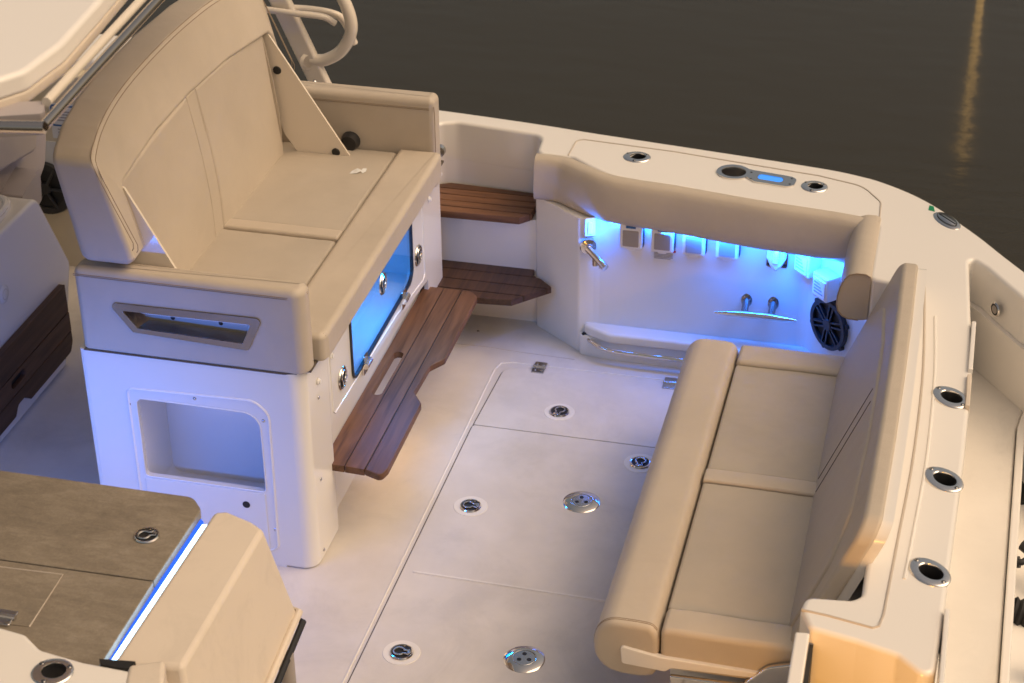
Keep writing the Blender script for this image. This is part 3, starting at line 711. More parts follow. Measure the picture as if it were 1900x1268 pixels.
slab('backrest_board', CREAM, [(.07, .72), (1.2, .72), (1.2, 1.14), (.07, 1.13)], -.075, -.042, seat, 'yz', fn=w_pan)
def bracket(y0, pts):
    b = slab('backrest_bracket', CREAM, fillet(pts, [.008]*len(pts), 3), y0, y0+.008, seat, 'xz')
    return b
bracket(.074, [(-.50, 1.125), (-.458, 1.128), (-.232, .70), (-.47, .70), (-.485, .90)])
b2_ = bracket(1.186, [(-.50, 1.12), (-.463, 1.122), (-.210, .715), (-.385, .715), (-.43, .78), (-.47, .90)])
for x, z in ((-.262, .735), (-.44, 1.00)): lathe('bolt', DARK, [(0, .004), (.012, .004), (.014, 0)], b2_, frame((x, 1.1855, z), (0, -1, 0)), seg=16)
lathe('pivot', BLACK, [(0, .03), (.026, .03), (.032, .0), (0, 0)], b2_, frame((-.235, 1.26, .745), (0, -1, 0)), seg=24)

# --- teak foot step
stp = thing('teak_footrest', 'long reddish teak fold-out footrest with a hand slot below the blue-lit cabinet', 'footrest')
xs = [.0, .066, .128, .190]
oy0, oy1 = .175, 1.236
so_ = fillet([(.130, oy0), (.183, oy0-.02), (.193, oy0+.02), (.190, .545), (.152, .600), (.156, .755), (.190, .808), (.190, 1.205), (.160, 1.237), (.130, 1.237)], [0, .015, .015, .02, .02, .02, .02, .02, .02, 0], 4)
slab('plank', TEAK, so_, .228, .250, stp, r1=.003, r0=.003, seg=3)
slab('plank', TEAK, [(.0685, oy0+.003), (.1275, oy0), (.1275, 1.237), (.0685, 1.236)], .228, .250, stp, r1=.002, seg=2)
holed('plank', TEAK, [(0.0, oy0+.004), (.066, oy0+.003), (.066, 1.236), (0.0, 1.235)], [fillet([(.026, .560), (.058, .560), (.058, .815), (.026, .815)], .0155, 6)], .228, .250, stp, 'xy')
for x in (.0672, .1287): slab('caulk', DARK, rect(x-.002, oy0+.01, x+.002, 1.23), .230, .2475, stp)
area_light('courtesy_light', (-.004, .55, .16), (1, -.3, -.7), .30, .02, .30, (1, .55, .22))
tag(box('courtesy_lens', mat('amber_lens', (1, .6, .3), .3, emis=(1, .5, .18), es=1.2), -.0099, .46, .17, -.006, .66, .18), 'slim amber courtesy lamp under the teak footrest', 'lamp')

# ================================================================ TRANSOM BENCH
bench = thing('folding_bench', 'tan folding transom bench with leaning backrest, beside the blue-lit recess', 'bench', loc=(0, 0, 0))
Y0, Y1 = -.497, .889
def roll_pts():
    return fillet([(.952, Y0), (1.092, Y0), (1.092, Y1), (.962, Y1)], [.02, .006, .006, .03], 5)
prf = [(1.0925, .26), (1.0935, .33), (1.0905, .357), (1.081, .376), (1.062, .3855), (1.0, .387), (.972, .383), (.950, .368), (.936, .342), (.932, .31), (.936, .275), (.952, .248), (.975, .232), (1.01, .225), (1.055, .226), (1.082, .236)]
prs = spline([(x, z, 0) for x, z in prf+prf[:1]], 4)[:-1]; prs = [(p.x, p.y) for p in prs]
fr = slab('front_roll', VINYL, prs, Y1, Y0, bench, 'xz', r0=.014, r1=.014, seg=5)
rp_ = [(x, z) for x, z in prs if z > .30 and x < 1.088]
for d in (.0145, .020): tube('stitching', STITCH, [(x, Y0+d, z+.0003) for x, z in rp_], .0011, fr, 5)
def bc(n, m, x0, y0, x1, y1, z, r=.010, z0=.27, cr=.004): return pillow(n, m, x0, y0, x1, y1, z0, z+cr, bench, r, cr, .0030, x0*7+y0*3)
be = bc('end_cushion', VINYL, 1.097, Y0+.003, 1.43, -.398, .381, .014)
tube('stitching', STITCH, [(1.105, Y0+.009, .375), (1.42, Y0+.009, .375)], .0011, be, 5)
bc('end_cushion', VINYL, 1.097, .779, 1.43, Y1-.003, .381, .014)
bc('seat_cushion', VINYL_D, 1.097, -.396, 1.43, .157, .374); bc('seat_cushion', VINYL_D, 1.097, .219, 1.43, .777, .374)
bc('seat_strap', VINYL, 1.096, .1575, 1.43, .2185, .378, .006)
slab('seat_deck', GAP, rect(1.00, Y0+.02, 1.445, Y1-.02), .262, .272, bench)
slab('seat_frame', GEL, rect(1.12, Y0+.03, 1.46, Y1-.03), .225, .262, bench)
for yy in (.63, -.215):
    lathe('strap_slot', DARK, [(0, .0012), (.020, .0012), (.023, 0)], bench, Matrix.Translation((1.405, yy, .374)), sx=1, sy=.62)
# backrest leaning aft
def leanb(z): return 1.405+(z-.38)*.392
def w_b(p): return (p[0]+leanb(p[2]), p[1], p[2])
bo = fillet([(-.470, .34), (-.470, .715), (-.430, .748), (-.1, .762), (.19, .765), (.5, .762), (.82, .750), (.865, .715), (.872, .34)], [.01, .05, .06, .2, .2, .2, .06, .05, .01], 5)
bp_ = slab('backrest_pad', VINYL, bo[::-1], .0, .046, bench, 'yz', r0=.012, r1=.012, seg=5, fn=w_b)
ins_ = fillet([(-.41, .36), (-.40, .58), (-.30, .665), (-.05, .70), (.19, .705), (.45, .70), (.70, .665), (.80, .58), (.81, .36)], [0, .05, .08, .15, .2, .15, .08, .05, 0], 5)
slab('backrest_inlay', VINYL, ins_, -.007, .004, bp_, 'yz', r0=.006, seg=4, fn=w_b)
for yy in (.160, .222): tube('stitching', GAP, [(leanb(z)-.0072, yy+(.695-z)*.0+ (z-.38)*0, z) for z in (.385, .45, .5, .55, .6, .65, .690)], .0015, bp_, 5)
bt = smooth_path([(-.463, .45, 0), (-.463, .712, 0), (-.425, .742, 0), (-.1, .755, 0), (.19, .758, 0), (.5, .755, 0), (.815, .743, 0), (.858, .712, 0), (.862, .60, 0)], 2)
for dx, dz in ((.006, .0), (.013, .004)): tube('stitching', STITCH, [(leanb(p.y)+dx, p.x, p.y+dz) for p in bt], .0011, bp_, 5)
slab('backrest_board', GEL, inset(bo if area(bo) > 0 else bo[::-1], .012), .046, .072, bench, 'yz', fn=w_b)
# hinge arm at the near end and steel plate
slab('hinge_arm', GEL, fillet([(1.000, .322), (1.10, .305), (1.42, .300), (1.42, .288), (1.13, .276), (1.112, .262), (1.005, .268)], [.008, .01, 0, 0, .01, .01, .008], 3), Y0-.008, Y0+.006, bench, 'xz', r0=.003)
slab('hinge_arm', GEL, fillet([(1.000, .322), (1.10, .305), (1.42, .300), (1.42, .288), (1.13, .276), (1.112, .262), (1.005, .268)], [.008, .01, 0, 0, .01, .01, .008], 3), Y1-.006, Y1+.008, bench, 'xz', r0=.003)
slab('steel_plate', CHROME, fillet([(1.125, .258), (1.30, .262), (1.36, .330), (1.46, .365), (1.46, .18), (1.13, .235)], [.005, .03, .04, .01, .005, .005], 4), Y0-.016, Y0-.006, bench, 'xz', r0=.003)
slab('end_plate', BRUSH, fillet([(1.33, .30), (1.45, .375), (1.45, .27)], .01, 3), Y1+.009, Y1+.013, bench, 'xz')
tube('pivot', PLASTIC, [(1.405, Y0-.05, .20), (1.405, Y0-.012, .20)], .045, bench, 20)
tube('pivot_pin', CHROME, [(1.395, Y0-.06, .215), (1.395, Y0-.05, .215)], .016, bench, 14)

# transom door standing open edge-on
td = thing('transom_door', 'white transom door seen edge-on beside the yellow-lit passage', 'door')
slab('panel', GEL, fillet([(1.434, -.732), (1.466, -.728), (1.470, -.95), (1.437, -.95)], .004, 2), .05, .632, td, r1=.005)
slab('gap_shade', DARK, [(1.467, -.73), (1.476, -.73), (1.480, -.95), (1.471, -.95)], .05, .60, td)  # dark strip painting the shade of the gap beside the door

# ================================================================ STEEL FITTINGS ON THE GUNWALE
def rod_holder(label, x, y, rot, sx, sy, z=.640):
    t = thing('rod_holder', label, 'rod holder', 'flush steel rod holders', loc=(x, y, z))
    R4 = Matrix.Rotation(rot, 4, 'Z')
    def ell(name, m, prof, parent, off=(0, 0), n=48):
        bm = bmesh.new(); R = []
        for r, zz in prof:
            k_ = max(0, (1-r)/.44) if r < 1 else 0
            R.append([bm.verts.new(R4 @ Vector((sx*r*cos(2*pi*q/n)+off[0]*k_, sy*r*sin(2*pi*q/n)+off[1]*k_, zz))) for q in range(n)])
        for a, b in zip(R, R[1:]):
            for q in range(n): bm.faces.new((a[q], a[(q+1) % n], b[(q+1) % n], b[q]))
        if prof[-1][1] < -.05: bm.faces.new(R[-1])
        return link(name, bm, m, parent, angle=50)
    o2 = (sx*.06, sy*.05)
    f = ell('flange', SILVER, [(1.0, .0), (.985, .0022), (.90, .0042), (.66, .0052), (.58, .0045), (.55, .0015), (.545, -.010)], t, o2)
    ell('liner', BLACK, [(.548, .0005), (.535, -.004), (.53, -.02), (.50, -.10)], t, o2, 36)
    for a in ((178, 2) if sx > sy*1.15 else (150, 35, 265)):
        p = R4 @ Vector((sx*.80*cos(radians(a)), sy*.80*sin(radians(a)), .0046))
        s_ = lathe('screw', STEEL_D, [(0, .0016), (.003, .0016), (.0052, 0)], f, Matrix.Translation(p), seg=12)
        lathe('screw_ring', DARK, [(.0052, .0001), (.0062, .0002)], f, Matrix.Translation(p), seg=12)
    return t
rod_holder('round steel rod holder in the gunwale, the one nearest the teak steps', .647, 1.552, .0, .046, .040)
rod_holder('round steel rod holder in the gunwale, aft of the blue-lit cup holder', 1.236, 1.462, -.1, .043, .040)
rod_holder('oval steel rod holder on the transom top, farthest of the row of three', 1.717, .303, radians(-47), .058, .042)
rod_holder('oval steel rod holder on the transom top, middle of the row of three', 1.720, -.080, radians(-47), .058, .042)
rod_holder('oval steel rod holder on the transom top, nearest of the row of three', 1.709, -.462, radians(-47), .058, .042)
# pull-up cleat near the green sticker
cl = thing('pop_up_cleat', 'oval steel pop-up cleat flush in the outer gunwale beside the green sticker', 'cleat', loc=(1.656, 1.318, .640))
R4 = Matrix.Rotation(radians(-55), 4, 'Z')
for nm, m_, sx, sy, z1 in (('flange', CHROME, .062, .030, .0045), ('cleat_bar', BRUSH, .050, .0205, .0065)):
    o = lathe(nm, m_, [(0, z1), (.86, z1), (1, 0)], cl, None, 40)
    for v in o.data.vertices: c = v.co.copy(); c.x *= sx; c.y *= sy; v.co = R4 @ c
tube('groove', DARK, [R4 @ Vector((.046*cos(a), .020*sin(a), .0068)) for a in [2*pi*q/28 for q in range(28)]], .0012, cl, 5, True)
tube('groove', DARK, [R4 @ Vector((-.04, -.003, .007)), R4 @ Vector((.04, .006, .007))], .0014, cl, 5)
tag(slab('green_sticker', GREEN, [(1.597, 1.378), (1.617, 1.372), (1.611, 1.406), (1.598, 1.412)], .6400, .6410), 'small green square sticker on the white gunwale corner', 'sticker')
# cup holder with lit slot
ch = thing('cup_holder', 'steel cup holder plate with a blue-lit slot in the starboard gunwale', 'cup holder')
circ = [(.972+.055*cos(a), 1.508+.052*sin(a)) for a in [radians(35+290*k/24) for k in range(25)]]
cp = circ+[(1.045, 1.452), (1.150, 1.438), (1.172, 1.450), (1.176, 1.495), (1.160, 1.512), (1.04, 1.532)]
cp = fillet(cp, [0]*25+[.02, .02, .02, .02, .02, .02], 3)
hole1 = [(.972+.0398*cos(a), 1.508+.0368*sin(a)) for a in [2*pi*k/32 for k in range(32)]]
hole2 = fillet([(1.050, 1.474), (1.132, 1.461), (1.136, 1.497), (1.054, 1.511)], .014, 5)
holed('plate', CHROME, cp, [hole1, hole2], .640, .6445, ch, 'xy')
bm = bmesh.new(); R = []
for r_, z in ((1, .6445), (.97, .642), (.95, .63), (.93, .56), (.90, .545)):
    R.append([bm.verts.new((.972+.040*r_*cos(2*pi*k/32), 1.508+.037*r_*sin(2*pi*k/32), z)) for k in range(32)])
for a, b in zip(R, R[1:]):
    for k in range(32): bm.faces.new((a[k], a[(k+1) % 32], b[(k+1) % 32], b[k]))
bm.faces.new(R[-1]); link('cup', bm, BRUSH, ch)
slab('lit_slot', LED_C, inset(hole2 if area(hole2) > 0 else hole2[::-1], .001), .6402, .6432, ch, r1=.001)
for x, y in ((1.028, 1.545-.03), (1.032, 1.468), (1.16, 1.497), (1.158, 1.457)): lathe('screw', DARK, [(0, .001), (.004, 0)], ch, Matrix.Translation((x, y, .6447)), seg=10)

# courtesy light in the splash well wall
cw = thing('courtesy_lamp', 'small round lamp with black ring in the beige platform side wall', 'lamp')
n_ = Vector((-.8214, -.5704, .0)).normalized(); Mq = frame((1.8228, .9602, .550), n_)
lathe('bezel', CHROME, [(.017, .003), (.019, .004), (.022, 0)], cw, Mq); lathe('ring', DARK, [(.0125, .0035), (.0175, .0035)], cw, Mq); lathe('lens', TAUPE, [(0, .004), (.0125, .0035)], cw, Mq)

# ================================================================ FITTINGS IN THE BLUE-LIT RECESS
YW = 1.3695
def outlet(x, z, lab):
    t = thing('outlet_box', lab, 'outlet', 'covered outlets under the starboard bolster', loc=(x, YW, z))
    slab('housing', PLASTIC, rect(-.037, -.040, .037, .060, .007, 3), -.036, 0, t, 'xz', r0=.006, seg=3)
    slab('cover', TAUPE, rect(-.026, -.030, .026, .028, .003, 2), -.038, -.035, t, 'xz', r0=.001, seg=2)
    slab('latch_tab', PLASTIC, fillet([(-.018, -.040), (.018, -.040), (.010, -.048), (-.010, -.048)], .003, 2), -.030, -.010, t, 'xz')
    slab('gasket', BLACK, rect(.0365, -.034, .0395, .055), -.022, -.001, t, 'xz')
    return t
for x, l_ in ((.672, 'white outlet box with taupe cover, nearest the steel tap'), (.775, 'white outlet box with taupe cover, directly above the red-topped warning label'), (.877, 'white outlet box with taupe cover, third along from the tap'), (.985, 'white outlet box with taupe cover, nearest the domed shore inlet')):
    ob = outlet(x, .456, l_)
    if x < .8: slab('print', BLUEINK, rect(-.016, .036, .016, .046), -.0368, -.0358, ob, 'xz')
wl = thing('warning_label', 'small white warning label with red corners below the second outlet', 'label', loc=(.775, YW, .392))
slab('paper', PAPER, rect(-.040, -.022, .040, .018), -.0012, 0, wl, 'xz')
for q in ([(-.040, .018), (-.012, .018), (-.020, .010), (-.040, .010)], [(.040, .018), (.012, .018), (.020, .010), (.040, .010)]): slab('red_corner', REDINK, q, -.0022, -.001, wl, 'xz')
for k in range(5): slab('print_line', GREYINK, rect(-.031, .003-k*.005, .031-.008*(k == 4), .0055-k*.005), -.0020, -.001, wl, 'xz')
# switch panel and tap on the return wall
nr = Vector((.55, -.80, 0)).normalized()
tp = thing('wash_down_tap', 'small chrome wash-down tap on the white corner wall', 'tap')
Mt = frame((.530, 1.345, .405), (.45, -.9, 0))
lathe('escutcheon', CHROME, [(.0, .016), (.012, .016), (.014, .010), (.026, .006), (.028, 0)], tp, Mt)
pa = Vector((.532, 1.335, .402)); pb = pa+Vector((.052, -.045, -.022))
tube('body', CHROME, [pa, pa.lerp(pb, .5), pb], lambda t: .013-.001*t, tp, 16)
tube('lever', CHROME, [pb, pb+Vector((.018, -.016, -.010))], .0125, tp, 14)
tube('spout', CHROME, [pa.lerp(pb, .55), pa.lerp(pb, .6)+Vector((0, -.004, -.030))], .010, tp, 14)
tube('spout_tip', CHROME, [pb, pb+Vector((.002, -.002, -.018))], .008, tp, 12)
sw = thing('switch_panel', 'white switch plate above the chrome tap, half hidden by the bolster', 'switch')
def mpr(u, v, t): p = Vector((.533, 1.3455, 0))+Vector((.80, .33, 0)).normalized()*u+Vector((.35, -.9, 0)).normalized()*t; return (p.x, p.y, v)
bm = bmesh.new(); add_slab(bm, rect(-.016, .445, .020, .51, .004), 0, .008, mpr, r1=.003); link('plate', bm, PLASTIC, sw)
bm = bmesh.new(); add_slab(bm, rect(-.006, .455, .010, .50, .003), .008, .013, mpr, r1=.002); link('rocker', bm, PLASTIC, sw)
bm = bmesh.new(); add_slab(bm, rect(-.012, .424, .014, .434), 0, .003, mpr); tag(link('name_plate', bm, TAUPE), 'tiny dark name plate between the switch plate and the tap', 'plate')
# shore power inlet
pl = thing('shore_inlet', 'white domed power inlet cover beside the row of outlets', 'power inlet', loc=(1.143, YW, .440))
slab('base_plate', CHROME, rect(-.034, -.050, .034, .030, .006, 3), -.004, 0, pl, 'xz')
slab('cover', PLASTIC, fillet([(-.030, .040), (.030, .040), (.032, 0), (.018, -.030), (0, -.050), (-.018, -.030), (-.032, 0)], [.01, .01, .02, .01, .008, .01, .02], 4), -.045, -.004, pl, 'xz', r0=.012)
slab('flap', PLASTIC, rect(-.010, -.012, .010, .035, .004, 3), -.056, -.040, pl, 'xz', r0=.004)
for s in (-1, 1): lathe('screw', DARK, [(0, .002), (.005, 0)], pl, frame((s*.026, -.0045, -.040), (0, -1, 0)), seg=10)
# boxes and speaker on the diagonal wall
A_, B_ = Vector((1.24, 1.37)), Vector((1.45, 1.15)); tdv = (B_-A_).normalized(); ndv = Vector((-tdv.y, tdv.x))*-1
if ndv.y > 0: ndv = -ndv
def mpd(c, z0):
    def f(u, v, t): p = Vector(c)+tdv*u+ndv*t; return (p.x, p.y, z0+v)
    return f
def dslab(name, m, pts, t0, t1, c, z0, parent, r1=0):
    bm = bmesh.new(); add_slab(bm, pts, t0, t1, mpd(c, z0), r1=r1); return link(name, bm, m, parent)
c1 = A_.lerp(B_, .10); c2 = A_.lerp(B_, .42)
for c, z, lb in ((c1, .445, 'white lidded junction box, the upper left of the two by the speaker'), (c2, .405, 'white lidded junction box half hidden behind the bolster end')):
    t = thing('junction_box', lb, 'box', 'junction boxes above the speaker')
    dslab('housing', PLASTIC, rect(-.038, -.045, .038, .040, .006, 3), .001, .050, c, z, t, .006)
    lo = dslab('lid', PLASTIC, rect(-.030, -.036, .030, .026, .004, 3), .050, .054, c, z, t, .002)
    for k in range(4): dslab('print_line', GREYINK, rect(-.022, -.024+k*.011, .022-.006*k, -.019+k*.011), .054, .0546, c, z, lo)
spk = thing('speaker', 'round black loudspeaker with six-spoke grille in the blue-lit corner', 'speaker')
sc = A_.lerp(B_, .46); sz = .262
def mps(u, v, t): return mpd(sc, sz)(u, v, t)
def ring_bm(r0, r1, t0, t1, n=48):
    bm = bmesh.new(); P = []
    for r, t in ((r0, t0), (r1, t0), (r1, t1), (r0, t1)): P.append([bm.verts.new(mps(r*cos(2*pi*k/n), r*sin(2*pi*k/n), t)) for k in range(n)])
    for a in range(4):
        for k in range(n): bm.faces.new((P[a][k], P[a][(k+1) % n], P[(a+1) % 4][(k+1) % n], P[(a+1) % 4][k]))
    return bm
link('rim', ring_bm(.072, .086, .001, .018), BLACK, spk)
bm = bmesh.new(); add_slab(bm, [(.073*cos(2*pi*k/40), .073*sin(2*pi*k/40)) for k in range(40)], .001, .006, mps); link('cone', bm, DARK, spk)
bm = bmesh.new(); add_slab(bm, [(.020*cos(2*pi*k/24), .020*sin(2*pi*k/24)) for k in range(24)], .006, .020, mps, r1=.004); link('hub', bm, BLACK, spk)
for k in range(6):
    a = radians(60*k+20); d = Vector((cos(a), sin(a))); n2 = Vector((-d.y, d.x))
    bm = bmesh.new()
    for s in (-.0065, .0065):
        q = [d*.015+n2*(s-.003), d*.076+n2*(s*1.5-.003), d*.076+n2*(s*1.5+.003), d*.015+n2*(s+.003)]
        add_slab(bm, [tuple(v) for v in q], .008, .017, mps)
    link('spoke', bm, BLACK, spk)
    bm = bmesh.new(); a2 = radians(60*k+20); c_ = Vector((cos(a2), sin(a2)))*.086; add_slab(bm, [(c_.x+.009*cos(2*pi*q/10), c_.y+.009*sin(2*pi*q/10)) for q in range(10)], .001, .014, mps); link('lug', bm, BLACK, spk)
# horn cleat on the wall
hc = thing('horn_cleat', 'polished horn cleat on the blue-lit wall below the outlets', 'cleat')
tube('horn', CHROME, [(.958, 1.318, .226), (1.0, 1.316, .230), (1.05, 1.315, .233), (1.125, 1.314, .235), (1.18, 1.314, .233), (1.222, 1.316, .231)], lambda t: .0045+.0085*sin(pi*t), hc, 12)
for x in (1.053, 1.140): tube('post', STEEL_D, [(x, 1.3690, .256), (x, 1.345, .247), (x, 1.318, .236)], .0115, hc, 12); lathe('base', STEEL_D, [(0, .006), (.014, .005), (.018, 0)], hc, frame((x, 1.3695, .254), (0, -1, 0)), seg=18, sy=1.4)

# ================================================================ STONE-TOPPED GALLEY COUNTER (foreground)
gc = thing('galley_counter', 'foreground counter with brown stone-look lid and lit edge', 'counter')
zc = .65
top_c = [(-1.3, -.588), (-.085, -.578), (-.030, -.592), (-.010, -.635), (-.014, -.906), (-1.3, -.930)]
tl = slab('counter_lid', STONE, fillet([(-1.3, -.580), (-.050, -.577), (-.011, -.620), (-.014, -.905), (-1.3, -.925)], [0, .04, .03, .002, 0], 8), zc-.022, zc, gc, r1=.003, seg=3)
lf = slab('counter_leaf', STONE, fillet([(-1.3, -.929), (-.014, -.909), (-.012, -1.24), (-1.3, -1.26)], [0, .002, .01, 0], 3), zc-.022, zc-.0005, gc, r1=.002, seg=3)
pull_latch(tl, (-.097, -.751, zc+.0005), spin=.5, R=.031)
ins2 = slab('inset_lid', STONE, fillet([(-.70, -.955), (-.226, -.935), (-.218, -1.125), (-.70, -1.14)], [0, .006, .006, 0], 3), zc, zc+.0015, lf, r1=.001, seg=2)
tube('lid_edge', GROOVE, [(-.70, -.953, zc+.001), (-.226, -.934, zc+.001), (-.218, -1.125, zc+.001)], .0018, lf, 5)
hp_ = slab('hinge', BRUSH, rect(-.345, -1.135, -.262, -1.085, .004, 3), zc+.001, zc+.006, lf, r1=.002)
tube('pin', BRUSH, [(-.35, -1.11, zc+.008), (-.258, -1.11, zc+.008)], .006, hp_, 8)
slab('counter_body', GEL, rect(-1.3, -1.30, -.028, -.615, .02), .0, zc-.0225, gc)
# lit strip along its end
lg = thing('counter_light_strip', 'bright white-blue light strip along the end of the stone counter', 'light strip')
slab('diffuser', LED_W, [(.001, -.650), (.013, -.648), (.013, -1.150), (.004, -1.20), (-.003, -1.225), (-.008, -1.20)], zc-.036, zc-.022, lg)
slab('diffuser_edge', LED_E, [(-.0275, -.612), (.0005, -.640), (-.0005, -1.16), (-.009, -1.21), (-.0275, -1.23)], zc-.040, zc-.0225, lg)
# strip below the far edge lighting the seat side
tag(slab('under_counter_strip', LED_B, rect(-1.0, -.613, -.10, -.607), zc-.050, zc-.042), 'blue light strip under the far edge of the stone counter', 'light strip')
area_light('counter_light', (-.52, -.600, zc-.06), (-.05, 1, -.45), .62, .02, 4.6, (.04, .20, 1.0))
area_light('counter_light_down', (-.95, -.55, zc-.10), (-.3, .8, -1), .5, .02, 2.2, (.09, .27, 1.0))
# beige box beside it
bx = thing('beige_pod', 'pale beige wedge-shaped seat pod at the end of the stone counter', 'pod')
bm = bmesh.new()
T = [(.012, -1.195, zc), (.163, -1.165, zc-.004), (.159, -.652, zc-.010), (.120, -.630, zc-.006), (.050, -.610, zc), (.022, -.622, zc)]
Bt = [(.000, -1.30, .22), (.245, -1.30, .30), (.205, -.585, .32), (.12, -.56, .32), (.03, -.58, .32), (.0, -.60, .32)]
tv = [bm.verts.new(p) for p in T]; bv = [bm.verts.new(p) for p in Bt]
bm.faces.new(tv); bm.faces.new(bv[::-1])
for k in range(6): bm.faces.new((tv[k], tv[(k+1) % 6], bv[(k+1) % 6], bv[k]))
o = link('shell', bm, PAD, bx)
bv_ = o.modifiers.new('b', 'BEVEL'); bv_.width = .012; bv_.segments = 4; bv_.limit_method = 'ANGLE'; bv_.angle_limit = radians(25)
o.modifiers.move(len(o.modifiers)-1, 0)
tube('rim_band', PAD, [(.245, -1.30, .330), (.206, -.590, .350), (.12, -.560, .35)], .010, bx, 8)
tube('trim', RUBBER, [(.256, -1.30, .300), (.214, -.590, .320), (.12, -.555, .32)], .009, bx, 8)
tube('leg', TAUPE, [(.215, -.72, .32), (.215, -.72, .0)], .02, bx, 12)
# white pod with rod holder
pod = thing('white_console_end', 'white curved console end in the bottom left corner, with a rod holder', 'console')
pshell = slab('shell', GEL, fillet([(-.9, -1.15), (-.268, -1.155), (-.205, -1.165), (-.150, -1.205), (-.04, -1.222), (.085, -1.226), (.15, -1.30), (.17, -1.7), (-.9, -1.7)], [0, .03, .03, .04, .03, .05, .05, 0, 0], 6), .2, .668, pod, r1=.012)
pshell['ztop'] = .668; cut(pshell, [(-.087, -1.270, .0255, .0245, 0, .2)])
rod_holder('steel-ringed rod holder in the white console end, bottom left of the picture', -.090, -1.272, .0, .046, .044, .668)
slab('bracket', PAD, fillet([(.060, -1.215), (.13, -1.18), (.175, -1.30), (.09, -1.32)], .01, 3), .55, .672, pod, r1=.01)
slab('bracket_gap', DARK, [(-.01, -1.21), (.07, -1.20), (.07, -1.225), (.0, -1.225)], .6, .6700, pod)

# ================================================================ HELM SIDE (left background)
hb = thing('helm_seat_cabinet', 'white helm seat cabinet with folded teak panel, far left', 'cabinet')
slab('body', GEL, fillet([(.2, 0), (.875, 0), (1.0, .33), (.845, .645), (.2, .645)], [0, .02, .03, .05, 0], 5), -1.149, -1.95, hb, 'yz', r0=.012)
lathe('vent', GEL, [(0, .003), (.022, .004), (.030, 0)], hb, frame((-1.148, .555, .452), (1, 0, 0)), seg=24)
lathe('vent_ring', GROOVE, [(.016, .0045), (.018, .0045)], hb, frame((-1.148, .555, .452), (1, 0, 0)), seg=24)
fp = thing('folded_teak_panel', 'dark teak panel folded flat against the helm cabinet, far left', 'teak panel')
for z0_, z1_ in ((.058, .128), (.131, .200), (.203, .302)):
    if z0_ < .1: P = fillet([(.2, z0_), (.468, z0_), (.492, .088), (.539, .088), (.575, z0_), (.872, z0_), (.894, .09), (.894, z1_), (.2, z1_)], [0, .01, .02, .02, .01, .02, .02, 0, 0], 3)
    else: P = [(.2, z0_), (.894, z0_), (.894, z1_), (.2, z1_)]
    if z0_ == .131:
        holed('plank', TEAKD, P, [fillet([(.468, .155), (.565, .155), (.565, .186), (.468, .186)], .014, 4)], -1.146, -1.124, fp, 'yz')
    else: slab('plank', TEAKD, P, -1.146, -1.124, fp, 'yz', r1=.002, seg=2)
slab('backing', DARK, rect(.2, .10, .89, .298), -1.1475, -1.140, fp, 'yz')
# tray and seat on the cabinet
slab('tray', GEL, fillet([(-1.75, .35), (-1.20, .35), (-1.17, .60), (-1.20, .80), (-1.75, .80)], [0, .03, .05, .06, 0], 5), .645, .668, hb, r1=.008)
tube('tray_rim', GEL, smooth_path([(-1.6, .79, .668), (-1.25, .79, .668), (-1.19, .74, .668), (-1.185, .60, .668), (-1.20, .35, .668)], 2), .010, hb, 8)
hcx = -1.3
hs = thing('helm_chair', 'grey-brown helm chair back half hidden under the hardtop, far left', 'helm chair')
slab('side_shell', LAV, fillet([(.80, 1.02), (1.235, .76), (1.242, .66), (1.205, .57), (1.13, .525), (1.02, .530), (.93, .60), (.86, .62), (.80, .70)], [.02, .04, .04, .06, .05, .04, .03, .02, 0], 5), -1.30, -1.38, hs, 'yz', r0=.012)
slab('back_cushion', VINYL_D, fillet([(.70, .95), (1.10, .80), (1.05, .70), (.70, .76)], .03, 4), -1.24, -1.302, hs, 'yz', r0=.012)
slab('mount', LAV, fillet([(.88, .52), (1.00, .55), (1.02, .66), (.88, .62)], .01, 3), -1.22, -1.30, hs, 'yz')
tube('pedestal', LAV, [(-1.4, 1.0, .645), (-1.4, 1.0, .56)], .05, hs, 16)
# stickers and speaker on the cream side panel
st = thing('instruction_sticker', 'blue-framed instruction sticker on the cream panel beyond the helm', 'sticker', loc=(-1.345, 1.5195, .575))
slab('paper', PAPER, rect(-.085, -.060, .075, .075), -.001, 0, st, 'xz')
slab('blue_frame', BLUEINK, rect(-.080, -.012, .070, .070, .006, 3), -.002, -.001, st, 'xz'); slab('inner_paper', PAPER, rect(-.073, -.005, .063, .063, .004, 3), -.003, -.002, st, 'xz')
for k in range(4): slab('print_line', GREYINK, rect(-.062, .010+k*.011, .030+.008*(k % 2), .015+k*.011), -.0036, -.003, st, 'xz')
for k in range(3): slab('print_line', GREYINK, rect(-.062, -.050+k*.012, .040-.01*k, -.045+k*.012), -.002, -.001, st, 'xz')
tag(slab('paper_label', PAPER, fillet([(-1.50, .40), (-1.37, .42), (-1.36, .50), (-1.48, .50)], .004, 2), 1.5175, 1.5195, None, 'xz'), 'plain pale label below the blue-framed sticker', 'label')
sp2 = thing('speaker', 'black loudspeaker on the dim cream panel beyond the helm chair', 'speaker')
lathe('rim', BLACK, [(.075, .014), (.10, .016), (.105, 0)], sp2, frame((-1.485, 1.5195, .315), (0, -1, 0)), seg=32)
lathe('cone', DARK, [(0, .004), (.076, .010)], sp2, frame((-1.485, 1.5195, .315), (0, -1, 0)), seg=32)
lathe('hub', BLACK, [(0, .018), (.022, .016), (.024, .004)], sp2, frame((-1.485, 1.5195, .315), (0, -1, 0)), seg=20)
for k in range(6):
    a = radians(60*k); tube('spoke', BLACK, [(-1.485+.02*cos(a), 1.506, .315+.02*sin(a)), (-1.485+.09*cos(a), 1.506, .315+.09*sin(a))], .006, sp2, 6)

